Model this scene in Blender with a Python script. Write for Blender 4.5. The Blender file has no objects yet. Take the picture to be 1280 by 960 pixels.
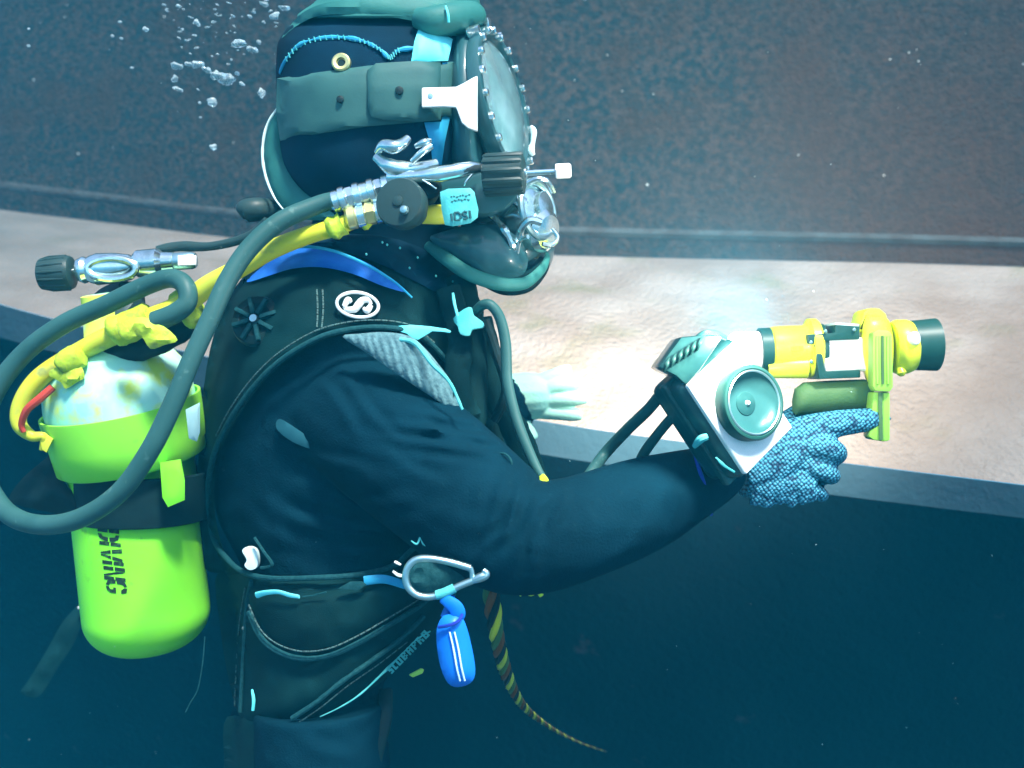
import bpy, bmesh, math, random
from mathutils import Vector, Matrix, noise
from mathutils.geometry import delaunay_2d_cdt
random.seed(7)
SC = bpy.context.scene
COL = SC.collection
# ------------------------------------------------------------------ camera
D = 1.372
cam = bpy.data.cameras.new('camera'); camo = bpy.data.objects.new('camera', cam)
COL.objects.link(camo); SC.camera = camo
camo.location = (0, 0, 0); camo.rotation_euler = (math.radians(90), 0, 0)
cam.sensor_width = 36; cam.angle = 2*math.atan(0.64/D)
cam.dof.use_dof = True; cam.dof.focus_distance = 1.24; cam.dof.aperture_fstop = 5.6
cam.clip_start = 0.02; cam.clip_end = 400
# ------------------------------------------------------------------ world, sun, exposure
SUN_EL, SUN_AZ = 56, 157      # azimuth measured clockwise from +Y: behind the camera, a little right
W = bpy.data.worlds.new('World'); SC.world = W; W.use_nodes = True
nt = W.node_tree; bg = nt.nodes['Background']
sky = nt.nodes.new('ShaderNodeTexSky'); sky.sky_type = 'NISHITA'; sky.sun_disc = False
sky.sun_elevation = math.radians(SUN_EL); sky.sun_rotation = math.radians(SUN_AZ)
nt.links.new(sky.outputs[0], bg.inputs[0]); bg.inputs[1].default_value = 0.15
sl = bpy.data.lights.new('sun', 'SUN'); sl.energy = 4.6; sl.angle = math.radians(9); sl.color = (1.0, 0.97, 0.9)
so = bpy.data.objects.new('sun', sl); COL.objects.link(so)
sd = Vector((math.sin(math.radians(SUN_AZ))*math.cos(math.radians(SUN_EL)),
             math.cos(math.radians(SUN_AZ))*math.cos(math.radians(SUN_EL)), math.sin(math.radians(SUN_EL))))
so.rotation_euler = sd.to_track_quat('Z', 'Y').to_euler()
SC.view_settings.view_transform = 'Standard'; SC.view_settings.look = 'None'
SC.view_settings.exposure = 1.0; SC.view_settings.gamma = 1
SC.cycles.use_denoising = True
SC.cycles.max_bounces = 6; SC.cycles.volume_bounces = 1; SC.cycles.transparent_max_bounces = 12
# ------------------------------------------------------------------ helpers
def P(px, py, d=0.0):
    """a point at depth D+d that stands behind pixel (px,py) of the 1280x960 photograph"""
    s = (D+d)/D*0.001
    return Vector(((px-640)*s, D+d, (480-py)*s))
def S(r, d=0.0): return r*0.001*(D+d)/D

class G:
    def __init__(s): s.v = []; s.f = []
    def add(s, vs, fs):
        o = len(s.v); s.v += [Vector(v) for v in vs]; s.f += [tuple(i+o for i in f) for f in fs]; return s
    def join(s, g): return s.add(g.v, g.f)

def spline(pts, n=8):
    """Catmull-Rom through tuples of any length"""
    out = []
    m = len(pts)
    for i in range(m-1):
        p0 = pts[max(i-1, 0)]; p1 = pts[i]; p2 = pts[i+1]; p3 = pts[min(i+2, m-1)]
        for k in range(n):
            t = k/n
            out.append(tuple(0.5*((2*b)+(-a+c)*t+(2*a-5*b+4*c-e)*t*t+(-a+3*b-3*c+e)*t**3) for a, b, c, e in zip(p0, p1, p2, p3)))
    out.append(tuple(pts[-1]))
    return out

def tube_w(pts, rads, seg=12, cap=True, flat=1.0, closed=False):
    """tube through world points"""
    g = G(); n = len(pts); prev = None; rings = []
    for i in range(n):
        if closed: t = (pts[(i+1) % n]-pts[i-1])
        else: t = pts[min(i+1, n-1)]-pts[max(i-1, 0)]
        t = t.normalized() if t.length > 1e-9 else Vector((1, 0, 0))
        if prev is None:
            u = t.cross(Vector((0, 1, 0)))
            if u.length < 1e-3: u = t.cross(Vector((0, 0, 1)))
        else: u = prev - t*prev.dot(t)
        u.normalize(); w = t.cross(u); prev = u
        rings.append([pts[i]+(u*math.cos(a)+w*math.sin(a)*flat)*rads[i] for a in [2*math.pi*k/seg for k in range(seg)]])
    vs = [v for r in rings for v in r]; fs = []
    for i in range(n if closed else n-1):
        j = (i+1) % n
        for k in range(seg):
            k2 = (k+1) % seg
            fs.append((i*seg+k, i*seg+k2, j*seg+k2, j*seg+k))
    if cap and not closed:
        fs.append(tuple(range(seg))[::-1]); fs.append(tuple((n-1)*seg+k for k in range(seg)))
    return g.add(vs, fs)

def tube(ctrl, r=None, seg=12, n=8, flat=1.0, jitter=0.0):
    """ctrl: (px,py,d[,r_px])"""
    if len(ctrl[0]) == 3: ctrl = [c+(r,) for c in ctrl]
    sp = spline(ctrl, n)
    return tube_w([P(c[0], c[1], c[2]) for c in sp],
                  [max(S(c[3], c[2]), 0.0004)*(1+jitter*noise.noise(Vector((c[0]*.07, c[1]*.07, 3)))) for c in sp], seg, True, flat)

def frame(axis, up=(0, 0, 1)):
    a = Vector(axis).normalized(); u = Vector(up).cross(a)
    if u.length < 1e-3: u = Vector((1, 0, 0)).cross(a)
    u.normalize(); return u, a.cross(u), a

def lathe(c, axis, prof, seg=32, caps=True, sx=1.0):
    """prof: (t along axis, radius) in metres"""
    u, v, a = frame(axis); c = Vector(c); vs = []; fs = []
    for t, r in prof:
        for k in range(seg):
            an = 2*math.pi*k/seg; vs.append(c+a*t+(u*math.cos(an)*sx+v*math.sin(an))*max(r, 1e-5))
    for i in range(len(prof)-1):
        for k in range(seg):
            k2 = (k+1) % seg; fs.append((i*seg+k, i*seg+k2, (i+1)*seg+k2, (i+1)*seg+k))
    if caps:
        fs.append(tuple(range(seg))[::-1]); fs.append(tuple((len(prof)-1)*seg+k for k in range(seg)))
    return G().add(vs, fs)

def bevelled(g, w, segs=2, ang=30):
    bm = bmesh.new(); vv = [bm.verts.new(v) for v in g.v]
    for f in g.f:
        try: bm.faces.new([vv[i] for i in f])
        except ValueError: pass
    bmesh.ops.recalc_face_normals(bm, faces=bm.faces)
    es = [e for e in bm.edges if len(e.link_faces) == 2 and e.calc_face_angle(0) > math.radians(ang)]
    bmesh.ops.bevel(bm, geom=es, offset=w, segments=segs, affect='EDGES', profile=0.6)
    o = G(); bm.verts.ensure_lookup_table(); bm.verts.index_update()
    o.v = [v.co.copy() for v in bm.verts]; o.f = [tuple(v.index for v in f.verts) for f in bm.faces]
    bm.free(); return o

def box(c, u, v, w, bev=0.0, segs=2):
    """centre and three half-axis vectors"""
    c, u, v, w = map(Vector, (c, u, v, w)); vs = []
    for a in (-1, 1):
        for b in (-1, 1):
            for e in (-1, 1): vs.append(c+u*a+v*b+w*e)
    g = G().add(vs, [(0, 1, 3, 2), (4, 6, 7, 5), (0, 4, 5, 1), (2, 3, 7, 6), (0, 2, 6, 4), (1, 5, 7, 3)])
    return bevelled(g, bev, segs) if bev else g

def prism(poly, d0, d1, bev=0.0, segs=2, smooth_n=0):
    """pixel polygon at depth d0, extruded straight back to d1"""
    if smooth_n: 
        pp = spline([tuple(map(float, p)) for p in (poly[-1:]+poly+poly[:2])], smooth_n)
        poly = pp[smooth_n:-smooth_n-1] if False else pp[smooth_n:smooth_n*(len(poly)+1)]
    n = len(poly); fr = [P(x, y, d0) for x, y in poly]; off = Vector((0, d1-d0, 0))
    g = G().add(fr+[v+off for v in fr], [tuple(range(n)), tuple(range(2*n-1, n-1, -1))]+[(i, (i+1) % n, n+(i+1) % n, n+i) for i in range(n)])
    return bevelled(g, bev, segs) if bev else g

def prism_w(pts, off, bev=0.0, segs=2):
    n = len(pts); off = Vector(off)
    g = G().add(list(pts)+[p+off for p in pts], [tuple(range(n)), tuple(range(2*n-1, n-1, -1))]+[(i, (i+1) % n, n+(i+1) % n, n+i) for i in range(n)])
    return bevelled(g, bev, segs) if bev else g

def hloft(secs, d0, seg=40, ex=2.0, sub=4):
    """secs: (py, xl, xr, b) horizontal superellipse sections, b = half depth in m"""
    sp = spline(secs, sub); vs = []; fs = []
    for (py, xl, xr, b) in sp:
        c = (xl+xr)/2; a = (xr-xl)/2
        for k in range(seg):
            t = 2*math.pi*k/seg; ct, st = math.cos(t), math.sin(t)
            x = math.copysign(abs(ct)**(2/ex), ct); y = math.copysign(abs(st)**(2/ex), st)
            vs.append(P(c+a*x, py, d0+b*y))
    m = len(sp)
    for i in range(m-1):
        for k in range(seg):
            k2 = (k+1) % seg; fs.append((i*seg+k, i*seg+k2, (i+1)*seg+k2, (i+1)*seg+k))
    fs.append(tuple(range(seg))[::-1]); fs.append(tuple((m-1)*seg+k for k in range(seg)))
    return G().add(vs, fs)

def in_poly(x, y, poly):
    c = False; n = len(poly); j = n-1
    for i in range(n):
        xi, yi = poly[i]; xj, yj = poly[j]
        if (yi > y) != (yj > y) and x < (xj-xi)*(y-yi)/(yj-yi)+xi: c = not c
        j = i
    return c
def edge_dist(x, y, poly):
    m = 1e9; n = len(poly)
    for i in range(n):
        x1, y1 = poly[i]; x2, y2 = poly[(i+1) % n]; dx, dy = x2-x1, y2-y1
        t = max(0, min(1, ((x-x1)*dx+(y-y1)*dy)/max(dx*dx+dy*dy, 1e-9)))
        m = min(m, math.hypot(x-x1-t*dx, y-y1-t*dy))
    return m
def smooth_closed(poly, n=5):
    m = len(poly); pp = spline([tuple(map(float, p)) for p in ([poly[-1]]+list(poly)+[poly[0], poly[1]])], n)
    return [tuple(p) for p in pp[n:n*(m+1)]]
def drape(poly, dfn, thick=0.008, puff=0.006, rr=8.0, step=9.0, n=5, wr=0.0, wf=0.02, seed=0):
    """cloth panel: outline in photo pixels laid on a curved depth function, with rounded rim, thickness and wrinkles"""
    if n: poly = smooth_closed(poly, n)
    xs = [p[0] for p in poly]; ys = [p[1] for p in poly]
    pts = [Vector(p) for p in poly]; m = len(pts)
    y = min(ys)+step/2; row = 0
    while y < max(ys):
        x = min(xs)+(step/2 if row % 2 else 0)
        while x < max(xs):
            if in_poly(x, y, poly) and edge_dist(x, y, poly) > step*0.45: pts.append(Vector((x, y)))
            x += step
        y += step*0.87; row += 1
    vo, eo, fo, *_ = delaunay_2d_cdt(pts, [(i, (i+1) % m) for i in range(m)], [tuple(range(m))], 1, 1e-4)
    fr = []; bk = []
    for v in vo:
        e = edge_dist(v.x, v.y, poly); q = puff*(1-math.exp(-e/rr))
        w = wr*noise.noise(Vector((v.x*wf, v.y*wf*1.6, seed)))+wr*.5*noise.noise(Vector((v.x*wf*3, v.y*wf*2, seed+9)))
        d = dfn(v.x, v.y); fr.append(P(v.x, v.y, d-q+w*min(1, e/10))); bk.append(P(v.x, v.y, d+thick))
    k = len(vo); g = G(); fs = [tuple(f) for f in fo]+[tuple(reversed([i+k for i in f])) for f in fo]
    cnt = {}
    for f in fo:
        for i in range(len(f)):
            a, b = f[i], f[(i+1) % len(f)]; cnt[(a, b)] = 1
    for (a, b) in list(cnt):
        if (b, a) not in cnt: fs.append((b, a, a+k, b+k))
    return g.add(fr+bk, fs)

def remesh(g, vox=0.006, smooth=4):
    """weld overlapping closed volumes into one continuous skin"""
    me = bpy.data.meshes.new('tmp'); me.from_pydata([tuple(v) for v in g.v], [], g.f); me.update()
    o = bpy.data.objects.new('tmp', me); COL.objects.link(o)
    r = o.modifiers.new('r', 'REMESH'); r.mode = 'VOXEL'; r.voxel_size = vox
    s = o.modifiers.new('s', 'SMOOTH'); s.iterations = smooth; s.factor = 0.6
    dg = bpy.context.evaluated_depsgraph_get(); dg.update()
    em = bpy.data.meshes.new_from_object(o.evaluated_get(dg))
    out = G(); out.v = [v.co.copy() for v in em.vertices]; out.f = [tuple(p.vertices) for p in em.polygons]
    bpy.data.objects.remove(o); bpy.data.meshes.remove(me); bpy.data.meshes.remove(em)
    return out

ORIGIN = {}
def origin(o):
    p = o; v = Vector((0, 0, 0))
    while p is not None: v += p.location; p = p.parent
    return v
def obj(name, g, m, parent=None, ang=35, smooth=True, loc=None, **props):
    o = bpy.data.objects.new(name, None) if False else None
    if parent is None:
        lo = loc if loc is not None else sum(g.v, Vector())/max(len(g.v), 1)
    else: lo = Vector((0, 0, 0))
    base = (origin(parent) if parent else Vector((0, 0, 0)))+lo
    me = bpy.data.meshes.new(name); me.from_pydata([tuple(v-base) for v in g.v], [], g.f); me.update()
    bm = bmesh.new(); bm.from_mesh(me); bmesh.ops.recalc_face_normals(bm, faces=bm.faces); bm.to_mesh(me); bm.free()
    if smooth:
        me.polygons.foreach_set('use_smooth', [True]*len(me.polygons)); me.set_sharp_from_angle(angle=math.radians(ang))
    me.materials.append(m)
    o = bpy.data.objects.new(name, me); COL.objects.link(o); o.location = lo; o.parent = parent
    for k, v in props.items(): o[k] = v
    return o
def thing(name, label, cat, loc, group=None):
    o = bpy.data.objects.new(name, None); COL.objects.link(o); o.location = loc; o.empty_display_size = 0.05
    o['label'] = label; o['category'] = cat
    if group: o['group'] = group
    return o

# ------------------------------------------------------------------ materials
def mat(name, col, rough=0.6, metal=0.0, col2=None, vscale=30, vmix=(0.4, 0.65), bump=0.0, bscale=200, bdist=0.002,
        col3=None, scale3=8, mix3=(0.55, 0.7), trans=0.0, ior=1.33, coat=0.0, alpha=1.0, sheen=0.0, detail=4, spec=0.5):
    m = bpy.data.materials.new(name); m.use_nodes = True; t = m.node_tree; b = t.nodes['Principled BSDF']
    b.inputs['Base Color'].default_value = (*col, 1); b.inputs['Roughness'].default_value = rough
    b.inputs['Metallic'].default_value = metal; b.inputs['Coat Weight'].default_value = coat
    b.inputs['Transmission Weight'].default_value = trans; b.inputs['IOR'].default_value = ior
    b.inputs['Sheen Weight'].default_value = sheen; b.inputs['Specular IOR Level'].default_value = spec
    tc = t.nodes.new('ShaderNodeTexCoord')
    def nz(scale, det=detail):
        n = t.nodes.new('ShaderNodeTexNoise'); n.inputs['Scale'].default_value = scale; n.inputs['Detail'].default_value = det
        t.links.new(tc.outputs['Object'], n.inputs['Vector']); return n
    last = None
    def mixin(prev, c, scale, lim):
        n = nz(scale); r = t.nodes.new('ShaderNodeMapRange'); r.inputs[1].default_value, r.inputs[2].default_value = lim
        t.links.new(n.outputs[0], r.inputs[0])
        mx = t.nodes.new('ShaderNodeMix'); mx.data_type = 'RGBA'
        if prev is None: mx.inputs[6].default_value = (*col, 1)
        else: t.links.new(prev, mx.inputs[6])
        mx.inputs[7].default_value = (*c, 1); t.links.new(r.outputs[0], mx.inputs[0]); return mx.outputs[2]
    if col2: last = mixin(last, col2, vscale, vmix)
    if col3: last = mixin(last, col3, scale3, mix3)
    if last is not None: t.links.new(last, b.inputs['Base Color'])
    if bump:
        n = nz(bscale, 3); bp = t.nodes.new('ShaderNodeBump'); bp.inputs['Strength'].default_value = bump; bp.inputs['Distance'].default_value = bdist
        t.links.new(n.outputs[0], bp.inputs['Height']); t.links.new(bp.outputs[0], b.inputs['Normal'])
    return m

M = {}
M['wetsuit'] = mat('wetsuit_neoprene', (.0005, .015, .026), .9, spec=.12, col2=(.001, .021, .036), vscale=9, bump=.5, bscale=420, bdist=.0016, col3=(.004, .028, .04), scale3=160, mix3=(.62, .8))
M['vest'] = mat('vest_cordura', (.001, .017, .019), .8, spec=.18, col2=(.002, .025, .027), vscale=14, bump=.5, bscale=700, bdist=.001)
M['vest_light'] = mat('vest_webbing', (.005, .048, .056), .8, spec=.25, col2=(.012, .07, .078), vscale=260, bump=.4, bscale=900, bdist=.001)
M['stitch'] = mat('stitching', (.08, .17, .16), .8, col2=(.04, .07, .07), vscale=500, vmix=(.45, .55))
M['mesh_fab'] = mat('mesh_fabric', (.10, .22, .24), .8, col2=(.06, .14, .16), vscale=160, bump=.6, bscale=350)
M['hood'] = mat('hood_neoprene', (.001, .022, .046), .85, spec=.2, col2=(.001, .014, .026), vscale=11, bump=.25, bscale=600, bdist=.001)
M['pad'] = mat('pad_teal_rubber', (.02, .14, .125), .6, col2=(.03, .18, .155), vscale=12, bump=.2, bscale=120)
M['strap'] = mat('rubber_strap', (.028, .105, .10), .6, col2=(.036, .125, .115), vscale=25, bump=.15, bscale=300, bdist=.001)
M['shell'] = mat('fibreglass_shell', (.015, .075, .085), .35, coat=.4, col2=(.03, .1, .11), vscale=18)
M['cyan'] = mat('cyan_tape', (.12, .75, .8), .5, col2=(.2, .82, .85), vscale=20)
M['cyan_dull'] = mat('cyan_webbing', (.06, .42, .42), .6, col2=(.1, .5, .5), vscale=40, bump=.2, bscale=400)
M['bluecyan'] = mat('blue_strap', (.02, .3, .55), .5, col2=(.04, .4, .6), vscale=30)
M['white'] = mat('white_plastic', (.82, .84, .8), .35, col2=(.75, .8, .78), vscale=12)
M['offwhite'] = mat('tag_white', (.6, .8, .78), .5)
M['chrome'] = mat('chromed_brass', (.85, .98, .98), .17, .95, bump=.05, bscale=45, bdist=.004, col2=(.5, .62, .6), vscale=30)
M['steel'] = mat('dull_steel', (.4, .6, .62), .3, .9, bump=.15, bscale=80)
M['brass'] = mat('brass', (.8, .7, .3), .3, .8)
M['rubber'] = mat('black_rubber', (.003, .016, .018), .55, spec=.3, col2=(.006, .024, .026), vscale=30, bump=.1, bscale=200)
M['knob'] = mat('knob_rubber', (.02, .05, .05), .45, bump=.1, bscale=200)
M['hose'] = mat('hose_rubber', (.022, .088, .085), .5, col2=(.032, .11, .105), vscale=16, bump=.12, bscale=250, bdist=.001, col3=(.06, .15, .14), scale3=90, mix3=(.64, .72))
M['yhose'] = mat('yellow_hose', (.62, .62, .03), .4, col2=(.5, .58, .06), vscale=14, col3=(.25, .3, .1), scale3=38, mix3=(.6, .75))
M['ytape'] = mat('yellow_tape', (.45, .62, .04), .55, col2=(.16, .24, .04), vscale=70, vmix=(.52, .72), bump=.5, bscale=70, bdist=.004)
M['tank'] = mat('fluorescent_tank_paint', (.22, .86, .03), .45, col2=(.27, .9, .04), vscale=5, col3=(.10, .36, .03), scale3=45, mix3=(.64, .78))
M['boot'] = mat('tank_sleeve', (.24, .80, .05), .45, col2=(.34, .86, .06), vscale=6, col3=(.18, .45, .05), scale3=44, mix3=(.66, .8))
M['shoulder'] = mat('tank_shoulder_white', (.32, .78, .62), .6, col2=(.5, .85, .7), vscale=14, col3=(.6, .78, .10), scale3=22, mix3=(.48, .60))
M['ink'] = mat('black_stencil', (.01, .03, .015), .6, col2=(.05, .2, .03), vscale=160, vmix=(.55, .75))
M['blue'] = mat('blue_fabric', (.01, .12, .5), .6, col2=(.02, .16, .55), vscale=30, bump=.2, bscale=400)
M['bluetag'] = mat('blue_float', (.005, .16, .7), .4, col2=(.01, .2, .75), vscale=14)
M['red'] = mat('red_hose', (.45, .05, .03), .5)
M['ybody'] = mat('yellow_housing', (.72, .85, .04), .35, col2=(.78, .82, .05), vscale=12, coat=.2)
M['ygreen'] = mat('green_yellow_plate', (.22, .5, .06), .4, col2=(.3, .55, .08), vscale=10)
M['olive'] = mat('olive_grip', (.05, .13, .045), .6, col2=(.07, .16, .05), vscale=20, bump=.3, bscale=350)
M['dkgreen'] = mat('dark_green_plastic', (.01, .06, .05), .4, col2=(.02, .08, .07), vscale=20)
M['lampbox'] = mat('lamp_housing', (.012, .06, .06), .3, coat=.5, col2=(.03, .12, .11), vscale=22, vmix=(.5, .7))
M['reflector'] = mat('lamp_reflector', (.018, .09, .092), .3, .2, col2=(.035, .13, .13), vscale=15)
M['lens'] = mat('lens_glass', (.1, .4, .4), .08, .0, coat=1)
M['thread'] = mat('blue_cord', (.01, .03, .3), .6)
M['fleck'] = mat('yellow_tag', (.6, .75, .03), .4)
M['port'] = mat('face_glass', (.6, .9, .9), .05, 0, trans=.85, ior=1.15, coat=1)
M['skin'] = mat('face_skin', (.35, .2, .15), .6)
M['bubble'] = mat('air_bubble', (.7, .9, .95), .04, 0, trans=.75, ior=1.25)
M['farglove'] = mat('pale_glove', (.27, .58, .47), .6, col2=(.34, .64, .52), vscale=18, bump=.3, bscale=260)

def knit():
    m = mat('blue_knit', (.02, .16, .32), .55); t = m.node_tree; b = t.nodes['Principled BSDF']
    tc = t.nodes.new('ShaderNodeTexCoord'); mp = t.nodes.new('ShaderNodeMapping'); mp.inputs['Rotation'].default_value = (0, math.radians(38), 0)
    vo = t.nodes.new('ShaderNodeTexVoronoi'); vo.inputs['Scale'].default_value = 245; vo.inputs['Randomness'].default_value = .35
    t.links.new(tc.outputs['Object'], mp.inputs[0]); t.links.new(mp.outputs[0], vo.inputs['Vector'])
    r = t.nodes.new('ShaderNodeValToRGB'); t.links.new(vo.outputs['Distance'], r.inputs[0])
    r.color_ramp.elements[0].color = (.08, .38, .52, 1); r.color_ramp.elements[1].color = (.004, .03, .075, 1)
    r.color_ramp.elements[0].position = .28; r.color_ramp.elements[1].position = .66
    t.links.new(r.outputs[0], b.inputs['Base Color'])
    bp = t.nodes.new('ShaderNodeBump'); bp.inputs['Strength'].default_value = .9; bp.inputs['Distance'].default_value = .003; bp.invert = True
    t.links.new(vo.outputs['Distance'], bp.inputs['Height']); t.links.new(bp.outputs[0], b.inputs['Normal'])
    return m
M['knit'] = knit()
M['hull_wall'] = mat('old_antifouling_paint', (.012, .021, .024), .9, spec=.12, col2=(.042, .036, .033), vscale=55, vmix=(.40, .66), detail=12, bump=.9, bscale=90, bdist=.007, col3=(.032, .023, .018), scale3=5, mix3=(.5, .8))
def rust_or_haze_towards(m, centre, radius, col):
    # noisy tinted area
    t = m.node_tree; b = t.nodes['Principled BSDF']; src = b.inputs['Base Color'].links[0].from_socket
    g = t.nodes.new('ShaderNodeNewGeometry'); sub = t.nodes.new('ShaderNodeVectorMath'); sub.operation = 'DISTANCE'; sub.inputs[1].default_value = centre
    t.links.new(g.outputs['Position'], sub.inputs[0]); n = t.nodes.new('ShaderNodeTexNoise'); n.inputs['Scale'].default_value = 5; n.inputs['Detail'].default_value = 10; n.inputs['Roughness'].default_value = .75
    t.links.new(g.outputs['Position'], n.inputs['Vector']); ma = t.nodes.new('ShaderNodeMath'); ma.operation = 'MULTIPLY_ADD'; ma.inputs[1].default_value = 1.3
    t.links.new(n.outputs[0], ma.inputs[0]); t.links.new(sub.outputs['Value'], ma.inputs[2])
    r = t.nodes.new('ShaderNodeMapRange'); r.inputs[1].default_value = radius+1.0; r.inputs[2].default_value = radius*.35+.3; t.links.new(ma.outputs[0], r.inputs[0])
    mx = t.nodes.new('ShaderNodeMix'); mx.data_type = 'RGBA'; mx.inputs[7].default_value = (*col, 1); t.links.new(r.outputs[0], mx.inputs[0]); t.links.new(src, mx.inputs[6]); t.links.new(mx.outputs[2], b.inputs['Base Color'])
rust_or_haze_towards(M['hull_wall'], (1.0, 2.5, .32), .5, (.042, .024, .017))
M['hull_ledge'] = mat('pale_growth', (.168, .140, .118), .95, spec=.15, col2=(.215, .196, .176), vscale=4.5, vmix=(.38, .6), detail=14, bump=.8, bscale=80, bdist=.01, col3=(.105, .115, .055), scale3=6.5, mix3=(.57, .88))
rust_or_haze_towards(M['hull_ledge'], (.62, 1.95, -.02), .1, (.12, .095, .075))
rust_or_haze_towards(M['hull_ledge'], (-1.75, 3.0, .45), 1.0, (.085, .10, .10))  # haze and light falloff painted as grey over the ledge's left end
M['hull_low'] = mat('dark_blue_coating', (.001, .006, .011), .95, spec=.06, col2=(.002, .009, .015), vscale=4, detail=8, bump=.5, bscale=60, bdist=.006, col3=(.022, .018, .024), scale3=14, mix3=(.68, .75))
M['hull_band'] = mat('grey_blue_chamfer', (.022, .052, .07), .9, spec=.2, col2=(.03, .06, .08), vscale=5, bump=.4, bscale=60, bdist=.005)
M['seam'] = mat('weld_seam', (.05, .06, .062), .85, spec=.2, col2=(.04, .038, .036), vscale=20, bump=.8, bscale=60, bdist=.01)
M['seabed'] = mat('silt', (.12, .11, .08), .9, col2=(.08, .08, .06), vscale=.8, bump=.5, bscale=3, bdist=.1)

# ------------------------------------------------------------------ hull
def interp(tab, x):
    if x <= tab[0][0]: i = 0
    elif x >= tab[-1][0]: i = len(tab)-2
    else: i = max(k for k in range(len(tab)-1) if tab[k][0] <= x)
    (x0, y0), (x1, y1) = tab[i], tab[i+1]; return y0+(y1-y0)*(x-x0)/(x1-x0)
def smooth_tab(pts):
    return spline([tuple(map(float, p)) for p in pts], 8)
ys = smooth_tab([(-120, 214), (0, 232), (150, 250), (300, 268), (500, 283), (700, 289), (900, 294), (1100, 298), (1280, 303), (1400, 306)])
yf = smooth_tab([(-120, 344), (0, 380), (77, 401), (200, 432), (450, 486), (700, 530), (860, 553), (1050, 578), (1280, 606), (1400, 621)])
zb = [(-120, 3.7), (0, 3.5), (640, 2.8), (1280, 2.45), (1400, 2.4)]
zf = [(-120, 2.6), (0, 2.45), (640, 2.02), (1280, 1.8), (1400, 1.77)]
def hull_rows():
    cols = []
    for i in range(77):
        px = -120+20*i
        if px > 1400: break
        db = interp(zb, px)-D; df = interp(zf, px)-D; s = interp(ys, px)
        rows = {}
        rows['seam_top'] = P(px, s-6, db); rows['seam_mid'] = P(px, s, db-.011); rows['seam_bot'] = P(px, s+6, db)
        rows['base'] = P(px, s+20, db+.02); rows['slope0'] = P(px, s+30, db)
        rows['slope1'] = P(px, interp(yf, px), df); rows['band'] = P(px, interp(yf, px)+41, df+.012)
        rows['low'] = P(px, interp(yf, px)+41, df+.012); cols.append(rows)
    # run on in a straight line at both ends
    def ext(a, b, k): return {n: b[n]+(b[n]-a[n])*k for n in a}
    L = [ext(cols[1], cols[0], k) for k in (40, 25, 15, 8, 4, 2)]; R = [ext(cols[-2], cols[-1], k) for k in (2, 5, 10, 20, 35, 60)]
    return L+cols+R
HC = hull_rows()
hull = thing('ship_hull', 'dark steel ship hull wall with a pale growth covered ledge behind the diver', 'ship hull', (0.4, 3.0, -6.0))
def strip(rowfn, nrow, disp=0.0, sc=6, seed=0):
    vs = []; nc = len(HC)
    for r in range(nrow):
        for c in range(nc):
            p = rowfn(HC[c], r/(nrow-1))
            if disp: p = p+Vector((0, -.7, .7))*disp*min(1, 4*math.sin(math.pi*r/(nrow-1)))*noise.fractal(p*sc+Vector((seed, 0, 0)), 0.8, 2.1, 5)
            vs.append(p)
    return G().add(vs, [(r*nc+c, r*nc+c+1, (r+1)*nc+c+1, (r+1)*nc+c) for r in range(nrow-1) for c in range(nc-1)])
def up(p, h): return Vector((p.x, p.y, p.z+h))
obj('side_plate', strip(lambda c, t: up(c['seam_top'], 2.2*(1-t)**1.3)+Vector((0, .12*(1-t), 0)), 40, .006, 5), M['hull_wall'], hull, 80)
def seam_row(c, t):
    a = [c['seam_top'], c['seam_mid'], c['seam_bot'], c['base'], c['slope0']]
    k = min(int(t*4), 3); return a[k].lerp(a[k+1], t*4-k)
obj('weld_seam', strip(lambda c, t: seam_row(c, t)+Vector((0, -.001, 0)), 5), M['seam'], hull, 80)
obj('recess_strip', strip(lambda c, t: c['seam_bot'].lerp(c['slope0'], t)+Vector((0, -.004, .0)), 6, .002, 20), M['hull_wall'], hull, 80)
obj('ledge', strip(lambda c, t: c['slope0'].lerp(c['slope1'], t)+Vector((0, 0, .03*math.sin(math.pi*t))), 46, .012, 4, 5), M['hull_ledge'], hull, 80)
obj('chamfer', strip(lambda c, t: c['slope1'].lerp(c['band'], t)+Vector((0, 0, -.001)), 4, .002, 9), M['hull_band'], hull, 80)
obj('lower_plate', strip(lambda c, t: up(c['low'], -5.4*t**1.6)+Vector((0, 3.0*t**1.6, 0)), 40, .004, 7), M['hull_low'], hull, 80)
# barnacle specks on the side plate
g = G()
for i in range(45):
    c = random.choice(HC[6:-6]); c2 = HC[HC.index(c)+1]; p = c['seam_top'].lerp(c2['seam_top'], random.random()); h = random.random()*.95
    p = Vector((p.x, p.y-.006+.12*(h/2.2)**.77, p.z+h)); r = random.choice([.0012, .0014, .0018, .0026])
    g.join(lathe(p, (random.uniform(-.3, .3), -1, random.uniform(-.2, .3)), [(0, r*1.2), (r*.6, r), (r*1.1, r*.4)], 6))
obj('barnacle', g, mat('barnacle_white', (.4, .5, .5), .8), hull, 50, kind='stuff')
bed = G(); N = 40
vs = []
for j in range(N+1):
    for i in range(N+1):
        x, y = -40+80*i/N, -40+80*j/N; vs.append((x, y, -7.0+.25*noise.noise(Vector((x*.2, y*.2, 0)))))
bed.add(vs, [(j*(N+1)+i, j*(N+1)+i+1, (j+1)*(N+1)+i+1, (j+1)*(N+1)+i) for j in range(N) for i in range(N)])
obj('seabed', bed, M['seabed'], None, 80, loc=Vector((0, 0, 0)), kind='structure')
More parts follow.
